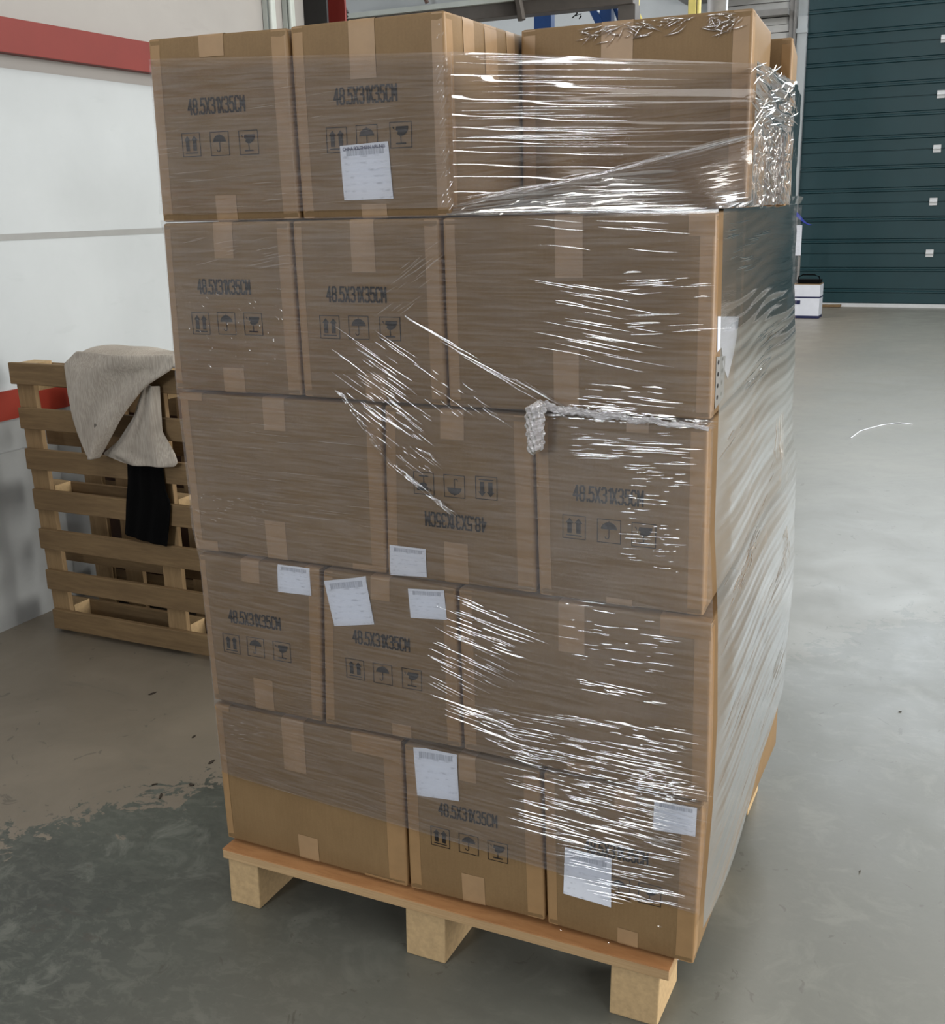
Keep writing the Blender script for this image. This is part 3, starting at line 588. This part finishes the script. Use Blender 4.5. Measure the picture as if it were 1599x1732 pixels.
LAB = {'5a':'upper left carton of the top row, printed face plain without a label','5b':'second carton of the top row, with an airline label over its printed symbols',
'4a':'leftmost printed carton of the second row from the top','4b':'second printed carton of the second row, under the airline-labelled one','4c':'wide unprinted carton at the right of the second row from the top',
'3a':'wide unprinted carton at the left of the middle row','3b':'carton in the middle of the stack with its print upside down','3c':'printed carton at the right end of the middle row',
'2a':'leftmost carton of the fourth row, small white label at its top right','2b':'carton of the fourth row with a tilted large label and a small one','2c':'wide unprinted carton at the right of the fourth row',
'1a':'wide unprinted carton at the left of the bottom row on the pallet','1b':'middle carton of the bottom row with a large label over its print','1c':'bottom right corner carton with two labels under glossy film'}
CT = {}
GRP = 'cartons stacked on the shipping pallet'
dep = {'5a':.475,'5b':.475,'4a':.475,'4b':.475,'4c':.305,'3a':.305,'3b':.475,'3c':.475,'2a':.475,'2b':.475,'2c':.305,'1a':.305,'1b':.475,'1c':.475}
def fixq(k, q):
    # keep a hair of air above the carton or deck below
    q = [list(p) for p in q]; q[2][1] += .002; q[3][1] += .002; q[0][1] -= .0005; q[1][1] -= .0005
    tops = {'1':.4910,'2':.8420,'3':1.1870,'4':1.5273}; bots = {'2':.4930,'3':.8440,'4':1.1890,'5':1.5293}
    if k[0] in tops:
        for c_ in (0,1): q[c_][1] = min(q[c_][1], tops[k[0]])
    if k[0] == '4': q[0][1] = q[1][1] = 1.5273
    if k[0] in bots:
        for c_ in (2,3): q[c_][1] = bots[k[0]] if k[0] == '5' else max(q[c_][1], bots[k[0]])
    if k == '1c': q[2][1] = .1465; 
    if k[0] == '1': q[2][1] = max(q[2][1], DT+.0015); q[3][1] = max(q[3][1], DT+.0015)
    q[0][0] += .0006; q[3][0] += .0006; q[1][0] -= .0006; q[2][0] -= .0006
    return q
for k_, v_ in (('4c',-.020),('3c',-.020),('2c',-.012),('1c',-.012)): BOX[k_]['bk'] = v_
BOX['5b']['side'] = [(.07,.115,.06),(.16,.215,.10),(.26,.30,.055),(.36,.41,.12)]
for k, b in BOX.items(): CT[k] = carton(k, fixq(k, b['q']), b['y'], dep[k], LAB[k], b, group=GRP)
def rect(x0, x1, z0, z1): return [(x0,z1),(x1,z1),(x1,z0),(x0,z0)]
# cartons behind the front ones, seen over the ledge and through the film on the right side
extra = {
 '5d':(rect(.636,1.082,1.530,1.872), .33, .305, 'wide carton set back on the ledge at the top right', dict(top=(.80,.862,1.80), bot=(.80,.85,1.57), lr=(.03,.035), bk=-.026)),
 '5e':(rect(.60,1.094,1.530,1.862), .668, .295, 'crushed-corner carton behind the wide top right one', dict(lr=(.02,.022), bk=-.040)),
 '4d':(rect(.622,1.080,1.190,1.5273), .318, .305, 'second carton back on the right side, second row from the top', dict()),
 '4e':(rect(.622,1.066,1.190,1.5273), .632, .305, 'third carton back on the right side, second row from the top', dict()),
 '3d':(rect(.795,1.080,.845,1.1865), .487, .475, 'rear carton on the right side in the middle row', dict(bk=-.010)),
 '2d':(rect(.640,1.100,.4935,.841), .303, .305, 'second carton back on the right side in the fourth row', dict()),
 '2e':(rect(.640,1.095,.4935,.841), .618, .305, 'third carton back on the right side in the fourth row', dict()),
 '1d':(rect(.815,1.095,.1445,.490), .470, .475, 'rear carton on the right side of the bottom row', dict()),
}
for k, (q, y, d, lab, sp) in extra.items(): carton(k, q, y, d, lab, sp, group=GRP)

# torn white label and perforated strip on the right flank of the wide carton
tt, c = CT['4c']; og = tuple(tt.location)
m = MB(og); q_ = [(.030,1.362),(.09,1.356),(.27,1.338),(.25,1.30),(.215,1.276),(.16,1.238),(.10,1.27),(.075,1.305),(.035,1.302)]
vs = [c.pt(c.W/2, d, z-(c.q[1][1]+c.q[2][1])/2, .0012) for d, z in q_]; m.add(vs, [tuple(range(len(vs)))]); m.build('torn_label', M_PAPER, tt)
m = MB(og); vs = [c.pt(c.W/2, d, z-(c.q[1][1]+c.q[2][1])/2, .0012) for d, z in ((.03,1.295),(.12,1.285),(.12,1.212),(.03,1.205))]; m.add(vs, [(0,1,2,3)]); m.build('perforated_strip', M_BATTEN, tt)
m = MB(og)
for i in range(2):
    for j in range(4):
        d0, z0 = .05+.04*i, 1.283-.02*j; vs = [c.pt(c.W/2, d0+.007*math.cos(a), z0+.004*math.sin(a)-(c.q[1][1]+c.q[2][1])/2, .0016) for a in [k*math.pi/4 for k in range(8)]]; m.add(vs, [tuple(range(8))])
m.build('perforation', M_INK, tt)
FRONT_PLEATS=[
([(0.7954,1.5252),(1.0105,1.5179),(1.0116,1.4688),(0.8485,1.4647)],(0.996,-0.084),9,0.0614,0.1535,0.0032),
([(0.8323,1.4208),(0.9931,1.4075),(0.9959,1.2615),(0.8264,1.2952)],(0.989,-0.149),30,0.0625,0.1459,0.0024),
([(0.9624,1.4406),(1.0946,1.4363),(1.0982,1.3332),(0.964,1.3295)],(0.998,0.063),24,0.0246,0.0887,0.0024),
([(0.8807,1.2462),(1.0267,1.248),(1.0279,1.1981),(0.8808,1.205)],(0.999,-0.046),26,0.026,0.0834,0.0026),
([(0.8149,1.2119),(1.1078,1.1958),(1.1083,1.18),(0.8259,1.183)],(1.0,-0.029),110,0.0083,0.0521,0.0035),
([(0.837,1.1763),(1.0986,1.1774),(1.0608,1.1038),(0.8811,1.1158)],(1.0,0.029),45,0.021,0.0945,0.0024),
([(0.9674,1.1067),(1.0756,1.1152),(1.0658,0.9253),(0.97,0.9354)],(0.999,0.049),70,0.0084,0.0522,0.002),
([(0.3604,1.2792),(0.5116,1.3279),(0.6645,1.1822),(0.4888,1.1265)],(0.859,-0.512),50,0.0233,0.1282,0.0026),
([(0.375,1.2001),(0.5067,1.2291),(0.6248,1.0683),(0.5497,1.0622)],(0.833,-0.553),55,0.0093,0.0697,0.0024),
([(0.5498,1.3524),(0.5617,1.3452),(0.859,1.2038),(0.7925,1.2107)],(0.903,-0.43),16,0.0668,0.178,0.003),
([(0.5592,1.286),(0.6778,1.2369),(0.769,1.1453),(0.6277,1.158)],(0.856,-0.517),16,0.0168,0.067,0.0022),
([(0.3887,1.2065),(0.402,1.2072),(0.5092,1.0705),(0.4923,1.0691)],(0.7,-0.715),70,0.0069,0.0345,0.0026),
([(0.4926,1.075),(0.5095,1.0763),(0.6323,0.9912),(0.6247,0.9858)],(0.833,-0.553),60,0.0069,0.0462,0.003),
([(0.63,0.8355),(0.7885,0.786),(0.7758,0.7123),(0.627,0.7377)],(0.978,-0.209),45,0.0236,0.1062,0.0028),
([(0.5955,0.7577),(0.7516,0.7205),(0.7006,0.6382),(0.5708,0.6153)],(0.955,-0.297),36,0.0357,0.119,0.0026),
([(0.5774,0.6165),(0.6617,0.6061),(0.8591,0.5188),(0.761,0.4982)],(0.983,-0.181),34,0.0359,0.1318,0.0026),
([(0.859,0.8541),(1.0679,0.8492),(1.0497,0.7341),(0.859,0.7377)],(1.0,0.006),38,0.0088,0.0659,0.0022),
([(0.8473,0.7001),(1.0505,0.6999),(1.0511,0.6768),(0.9056,0.6743)],(0.999,-0.042),16,0.022,0.0991,0.0026),
([(0.6617,0.6061),(1.0953,0.6387),(1.1159,0.5011),(0.7606,0.4725)],(1.0,-0.007),190,0.0114,0.1259,0.0025),
([(0.7357,0.4929),(1.0779,0.4925),(1.092,0.3853),(0.7844,0.3474)],(0.999,-0.04),130,0.0229,0.1489,0.003),
([(0.772,0.3708),(1.0698,0.3796),(1.0728,0.2661),(0.9565,0.2468)],(0.999,0.042),60,0.0347,0.1387,0.0026),
([(0.9987,0.5359),(1.1093,0.5356),(1.1107,0.4939),(0.9996,0.4871)],(0.999,0.038),60,0.0055,0.0328,0.0026),
([(0.0456,0.4582),(0.1751,0.4826),(0.1694,0.4175),(0.0418,0.4211)],(0.995,0.103),14,0.0064,0.0242,0.002),
([(0.027,1.4098),(0.2833,1.4117),(0.2682,1.2298),(0.0375,1.244)],(0.799,-0.602),50,0.0025,0.01,0.002),
([(0.0541,1.5129),(0.2786,1.5156),(0.2725,1.4448),(0.0608,1.4446)],(0.985,0.172),18,0.0212,0.0991,0.002),
([(0.4757,1.3595),(0.5682,1.4965),(0.6205,1.4757),(0.562,1.3505)],(0.844,0.537),20,0.0236,0.0708,0.0018),
([(0.0068,0.9793),(0.2031,0.9718),(0.1986,0.9209),(0.0151,0.915)],(0.999,-0.044),40,0.0045,0.021,0.002),
([(0.1762,1.1541),(0.4782,1.1715),(0.4657,0.9365),(0.1572,0.9548)],(1.0,-0.008),26,0.0276,0.1379,0.0016),
([(0.6144,1.8426),(0.6365,1.8407),(0.6424,1.5407),(0.6228,1.5411)],(0.541,0.841),60,0.0039,0.0236,0.003),
([(0.0283,1.7767),(0.313,1.769),(0.2942,1.5422),(0.0133,1.5418)],(0.999,0.036),20,0.0276,0.1518,0.0014),
([(0.3629,1.7559),(0.6138,1.7685),(0.6175,1.5561),(0.3608,1.5567)],(0.998,0.059),20,0.0241,0.1443,0.0014),
([(0.7167,0.1244),(1.0852,0.2309),(1.0987,0.1564),(0.9699,0.1438)],(0.999,-0.037),5,0.0046,0.0162,0.003),
]
RIGHT_PLEATS=[
([(0.1963,1.4842),(0.6668,1.4928),(0.7558,1.2068),(0.2173,1.2541)],(1.0,-0.001),130,0.0833,0.3333,0.0024),
([(0.0426,1.5079),(0.2148,1.5137),(0.2275,1.4526),(0.065,1.4507)],(1.0,0.021),20,0.0266,0.1772,0.002),
([(0.2003,1.3408),(0.6263,1.2737),(0.4631,1.1479),(0.1981,1.2245)],(0.999,0.047),80,0.0507,0.2111,0.0026),
([(0.0414,1.1981),(0.7375,1.1425),(0.9043,0.5919),(0.0695,0.8707)],(0.993,0.117),70,0.0291,0.1745,0.0026),
([(0.0804,0.7986),(0.8088,0.7743),(0.89,0.3551),(0.1321,0.2899)],(0.996,0.093),150,0.0498,0.2492,0.003),
([(0.6268,1.2232),(0.7799,1.2037),(0.9043,0.5919),(0.7249,0.7978)],(-0.118,0.993),60,0.0289,0.159,0.004),
([(0.0749,0.8349),(0.126,0.8053),(0.4343,0.8792),(0.3683,0.9102)],(0.987,0.158),50,0.0184,0.0691,0.004),
]
# ------------------------------------------------------------ stretch film
ft = empty('stretch_film', (.55,.45,.2), 'clear stretch film wrapped tightly around the stacked cartons', 'plastic film'); FO = (.55,.45,.2)
def xl(z): return float(np.interp(z, [.15,.49,.83,.90,1.19,1.25,1.50,1.545,1.87],[.0165,.0145,.0085,-.0085,-.0195,-.0195,-.0150,-.0225,-.017]))
def yf(z): return float(np.interp(z, [.15,.49,.84,.95,1.19,1.53,1.60,1.87], [-.0225,-.021,-.0185,-.0095,-.0070,-.0055,.003,.004]))
def xr(z): return float(np.interp(z, [.15,.3,.49,.66,.84,1.0,1.19,1.53], [1.127,1.129,1.137,1.139,1.133,1.119,1.118,1.1135]))
def back(z): return float(np.interp(z, [.15,.9,1.5], [-.032,-.032,-.050]))
def RS(y, z): return xr(z)+back(z)*max(0,y)/.975
class Sheet:
    def __init__(s): s.v=[]; s.f=[]; s.uv=[]
    def grid(s, fn, us, vs, L, H):
        b = len(s.v); n = len(vs)
        for u in us:
            for v in vs: s.v.append(tuple(np.array(fn(u,v))-np.array(FO))); s.uv.append((u*L, v*H))
        for i in range(len(us)-1):
            for j in range(n-1): s.f.append((b+i*n+j, b+(i+1)*n+j, b+(i+1)*n+j+1, b+i*n+j+1))
    def build(s, name, mat):
        me = bpy.data.meshes.new(name); me.from_pydata(s.v, [], s.f); me.update()
        uv = me.uv_layers.new(name='UVMap'); idx = np.zeros(len(me.loops), dtype=np.int32); me.loops.foreach_get('vertex_index', idx)
        uv.data.foreach_set('uv', np.array(s.uv, dtype=np.float32)[idx].ravel()); me.polygons.foreach_set('use_smooth', [True]*len(me.polygons))
        return link(name, me, mat, ft)
def nz(*a): return sum(math.sin(x) for x in a)
def rip(u, z, amp, k=1.0): # taut ripples along the wrap direction
    return .5*amp*(math.sin(z*210*k+3*math.sin(u*3.1)+2*math.sin(z*31))*.5+math.sin(z*490*k+5*math.sin(u*2.3+z*9))*.3)
ln = np.linspace
# lower wrap, front face
def zb(x): return .325-.055*x
s = Sheet(); s.grid(lambda u,v: (lambda z: (xl(z)+.006+(xr(z)-xl(z)-.010)*u, yf(z)+rip(u,z,.0006)+.009*max(0,1-u*26)**2, z))(zb(u*1.1)+(1.533-zb(u*1.1))*v), [0,.006,.012,.02,.03]+list(ln(.04,1,48)), ln(0,1,360), 1.1, 1.2)
s.build('front_layer', M_FILM)
# second, lower turn over the foot of the cartons on the right
# left side
s = Sheet(); s.grid(lambda u,v: (lambda z: (xl(z)+.006*max(0,1-u*14)+rip(u,z,.0005)*min(1,u*9), yf(z)+.009+(.465-yf(z))*u, z))(.32+1.213*v), ln(0,1,20), ln(0,1,200), .8, 1.2)
s.build('left_layer', M_FILM)
# right side, looser and rippled
def rside(u, v):
    y = .97*u; zlo = .235 - .05*math.sin(math.pi*min(1,u*1.6)) + .06*u; z = zlo+(1.533-zlo)*v
    a = min(1, u*8)*1.0
    w = .0025*a+.0006*a*math.sin(88*z-2*y+2*math.sin(5*y+3*z))+.00022*a*math.sin(260*z-6*y+2*math.sin(9*y))+.0014*a*math.sin(21*z-5*y)
    return (RS(y,z)+.003+w, yf(z)+.004+y, z)
s = Sheet(); s.grid(rside, ln(0,1,110), ln(0,1,520), .97, 1.3); s.build('right_layer', M_FILM_SIDE)
s = Sheet(); s.grid(lambda u,v: (-.02+1.10*u, .978, .3+1.23*v), ln(0,1,4), ln(0,1,4), 1.1, 1.2); s.build('back_layer', M_FILM)
# upper wrap round the top row: hull with the diagonal span over the ledge
DK = [(.645,.000),(1.092,.318)]
def dpt(t, z, n=0):
    dx, dy = DK[1][0]-DK[0][0], DK[1][1]-DK[0][1]; L = math.hypot(dx,dy); return (DK[0][0]+dx*t+dy/L*n, DK[0][1]+dy*t-dx/L*n, z)
s = Sheet()
s.grid(lambda u,v: (lambda z: (xl(z)+.006+(.639-xl(z))*u, yf(z)+rip(u,z,.0006)+.008*max(0,1-u*20)**2, z))(1.545+(1.834-.036*u-1.545)*v), [0,.008,.016,.028,.04]+list(ln(.055,1,30)), ln(0,1,120), .67, .29)
s.build('upper_front_layer', M_FILM)
def rope(t): return 1.552+.105*t**1.15
s = Sheet(); s.grid(lambda u,v: (lambda z: dpt(u, z, rip(u,z,.0007,.8)+.0016*math.sin(120*z+2*math.sin(2*u)+2*math.sin(23*z))))(rope(u)+(1.798-.02*u-rope(u))*v), ln(0,1,40), ln(0,1,220), .55, .26)
s.build('diagonal_layer', M_FILM_D)
# film pulled down from the rope to the ledge
def ledge(u, v):
    a = np.array(dpt(u, rope(u))); b = np.array((.632+.640*u, -.008, 1.5335)) if u < .75 else np.array((1.112-.068*(u-.75), -.008+1.304*(u-.75), 1.5335)); v2 = v
    p = a*(v2)+b*(1-v2); p[2] += -.018*math.sin(math.pi*v)*.6+(.0015*math.sin(60*v+5*u)+.001*math.sin(140*v+9*u))*max(.4,min(1,(.72-u)*8))
    p[2] = max(p[2], 1.5315)
    return p
s = Sheet(); s.grid(ledge, ln(0,1,60), ln(0,1,90), .5, .3); s.build('ledge_layer', M_FILM)
# D's right flank, crumpled gap, E's flank
def flank(u, v):
    y = .318+.349*u; z = 1.535+(1.782-.006*u-1.535)*v; a = .0022*min(1,u*9,(1-u)*9); k = min(1,max(0,(1.69-z)/.05))
    w = a*((1-k)*(math.sin(150*z+3*math.sin(14*y))+.6*math.sin(330*z+7*y))+k*(math.sin(120*y+6*math.sin(60*z))*math.sin(95*z+5*math.sin(30*y))+.7*math.sin(190*z+80*y+4*math.sin(50*y))))
    return (1.094+.010*u+w, y, z)
s = Sheet(); s.grid(flank, ln(0,1,110), ln(0,1,130), .35, .25); s.build('upper_side_layer', M_CRUMPLE)
def flank2(u, v):
    y = .667+.30*u; z = 1.535+(1.776-.004*u-1.535)*v
    return (1.104-.038*u+.001*math.sin(30*y+24*z)+.0006*math.sin(90*z-60*y), y, z)
s = Sheet(); s.grid(flank2, ln(0,1,60), ln(0,1,60), .3, .25); s.build('upper_side_layer', M_FILM_SIDE)
# film apron from the side of the second row up to the top row, right
s = Sheet(); s.grid(lambda u,v: (1.112-.028*v-.035*u*(1-v)+.002*math.sin(40*u), .01+.30*v+(.96-.31*v)*u, 1.5335+.012*v+.006*math.sin(9*u)*v), ln(0,1,60), ln(0,1,10), .9, .1); s.build('apron', M_FILM_SIDE)
s = Sheet(); s.grid(lambda u,v: (xl(1.545+.285*v)+.006*max(0,1-u*8), yf(1.7)+.010+.46*u, 1.545+.285*v), ln(0,1,8), ln(0,1,40), .8, .3); s.build('upper_left_layer', M_FILM)

# pleats: real raised folds of film, placed along the pull direction
class Pl:
    def __init__(s): s.V=[]; s.F=[]; s.U=[]
    def add(s, P0, P1, n, w, h, seg=8, wob=.0):
        P0 = np.array(P0,float); P1 = np.array(P1,float); d = P1-P0; L = np.linalg.norm(d); d/=L; n = np.array(n,float); n -= d*(n@d); n/=np.linalg.norm(n); b = np.cross(n,d)
        base = len(s.V); o = -np.array(FO); ph = random.random()*6; c1 = random.uniform(-1,1)*w*.6
        K = ((-1,0),(-.62,.55),(-.2,.95),(.25,.93),(.66,.5),(1,0))
        for i in range(seg+1):
            t = i/seg; e = math.sin(math.pi*min(1,max(0,t)))**.6 if 0<t<1 else .02
            c = P0+d*L*t+b*(c1*math.sin(math.pi*t)+wob*math.sin(ph+9*t))
            for kx, kh in K: s.V.append(tuple(c+b*kx*w*.5*e+n*(kh*h*e+.0002)+o)); s.U.append((t*L, kx*.01))
        m = len(K)
        for i in range(seg):
            for j in range(m-1): s.F.append((base+i*m+j, base+(i+1)*m+j, base+(i+1)*m+j+1, base+i*m+j+1))
    def build(s, name, mat):
        sh = Sheet(); sh.v, sh.f, sh.uv = s.V, s.F, s.U; return sh.build(name, mat)
def inquad(P, u, v):
    a, b, c, d = [np.array(p) for p in P]; return a*(1-u)*(1-v)+b*u*(1-v)+c*u*v+d*(1-u)*v
def pleats(name, spec, place, nrm, mat, kh=.12, tilt=True):
    pl = Pl()
    for P, d, n, l0, l1, w in spec:
        for _ in range(n):
            p = inquad(P, random.random(), random.random()); L = l0+(l1-l0)*random.random()**1.8; a = random.gauss(0,.02)
            tau = .5*math.atan((1.546-p[1])/1.9)+.5*math.atan((4.2-p[1])/12.9)+random.gauss(0,.07) if tilt else 0; nn = (nrm[0], nrm[1]*math.cos(tau), math.sin(tau))
            dx, dz = d[0]*math.cos(a)-d[1]*math.sin(a), d[0]*math.sin(a)+d[1]*math.cos(a); ww = w*random.uniform(.35,1.1)
            pl.add(place(p[0]-dx*L/2, p[1]-dz*L/2), place(p[0]+dx*L/2, p[1]+dz*L/2), nn, ww, ww*kh, 8, 0)
    pl.build(name, mat)
pleats('front_pleats', FRONT_PLEATS, lambda x,z: (x, yf(z)-.0012, z), (0,-1,0), M_PLEAT)
pleats('side_pleats', RIGHT_PLEATS, lambda y,z: (RS(min(max(y,0),.97),z)+.004, min(max(y,.0),.975), z), (1,0,0), M_PLEAT, .2, False)
pl = Pl()
for k in range(34):        # long taut folds on the diagonal span
    z = random.uniform(1.60,1.795); t0 = random.uniform(.0,.3)**1.3; t1 = t0+random.uniform(.2,.85); t1 = min(.98,t1); w = random.uniform(.0015,.0052)
    dz = random.uniform(-.014,.004)
    if z < rope(t1)+.004: continue
    pl.add(dpt(t0,z,.001), dpt(t1,z+dz*(t1-t0),.001), (.58,-.81,0), w, w*.16, 12, .0004)
for k in range(60):
    t0 = random.uniform(0,.95); t1 = min(1,t0+random.uniform(.1,.4)); o_ = random.gauss(0,.004); w = random.uniform(.002,.005)
    pl.add(dpt(t0,rope(t0)+o_+.001,.003), dpt(t1,rope(t1)+o_*.5+.001,.003), (.57,-.8,random.uniform(0,.3)), w, w*.25, 10, .0004)
pl.build('rope_fold', M_PLEAT)
pl = Pl()
for k in range(210):
    u0 = random.uniform(0,.5); u1 = min(.72,u0+random.uniform(.08,.35)); v0 = random.random(); v1 = min(1,max(0,v0*(1-u1*.3)+random.uniform(-.1,.1))); w = random.uniform(.002,.0075)
    pl.add(ledge(u0,v0)+np.array((0,-.001,.001)), ledge(min(1,u1),v1)+np.array((0,-.001,.001)), random.choice([(.2,-.6,.7),(.57,-.8,.12),(.6,-.78,.2)]), w, w*.2, 8, .0004)
pl.build('ledge_folds', M_PLEAT)
pl = Pl()
for k in range(200):       # crumpled film between the two rear cartons
    y = random.uniform(.33,.66); z = random.uniform(1.54,1.78)**1; a = random.gauss(0,.25) if z > 1.66 else random.uniform(-1.2,1.2); L = random.uniform(.02,.14 if z > 1.68 else .05)
    pl.add((1.094+.029*(y-.318)+.001,y-L*.5*math.cos(a),z-L*.5*math.sin(a)), (1.094+.029*(y-.318)+.001,y+L*.5*math.cos(a),z+L*.5*math.sin(a)), (1,-.3,.1), .004, .0016, 6, .0006)
pl.build('crumpled_folds', M_CRUMPLE)
# glossy clear tape and film creases along the top edge of the set-back carton
for xs, n_ in (((.76,.97),62),((1.0,1.06),34)):
    pl = Pl()
    for k in range(n_):
        x = random.uniform(*xs); z = random.gauss(1.855,.008); a = random.gauss(.2,.5); L = random.uniform(.012,.04)
        pl.add((x-L*math.cos(a)/2,.3265,min(1.866,z-L*math.sin(a)/2)), (x+L*math.cos(a)/2,.3265,min(1.866,z+L*math.sin(a)/2)), (0,-1,.2), .0035, .0012, 5)
    pl.build('edge_creases', M_PLEAT)
# bunched end of the film, stuck over the joint in the middle row
n = 26; mm = 20; s = Sheet()
def bl(u, v):
    z = 1.214-.092*v; a = 2*math.pi*u; r = (.0185-.004*v)*(1+.10*math.sin(5*a+9*v)+.08*math.sin(11*a-23*v)+.06*math.sin(40*v+3*a)); r *= (min(1,(v*12+.1),((1-v)*14+.1))**.5)
    return (.8055+.0*v+r*math.cos(a), -.027+.4*r*math.sin(a)-.002, z+.004*math.cos(a))
s.grid(bl, ln(0,1,60), ln(0,1,60), .1, .09); s.build('bunched_end', M_BUNCH)
s = Sheet()
def rp(u, v):              # gathered cord of film running right from the bunch
    a = 2*math.pi*v; x = .81+.30*u; z = 1.208-.022*u**.7+.002*math.sin(30*u); r = (.0065-.0035*u)*(1+.35*math.sin(3*a+40*u)+.25*math.sin(7*a-90*u)+.2*math.sin(150*u+2*a))
    return (x, -.0205+.45*r*math.sin(a)-.002, z+r*math.cos(a))
s.grid(rp, ln(0,1,260), ln(0,1,28), .3, .05); s.build('gathered_cord', M_BUNCH)
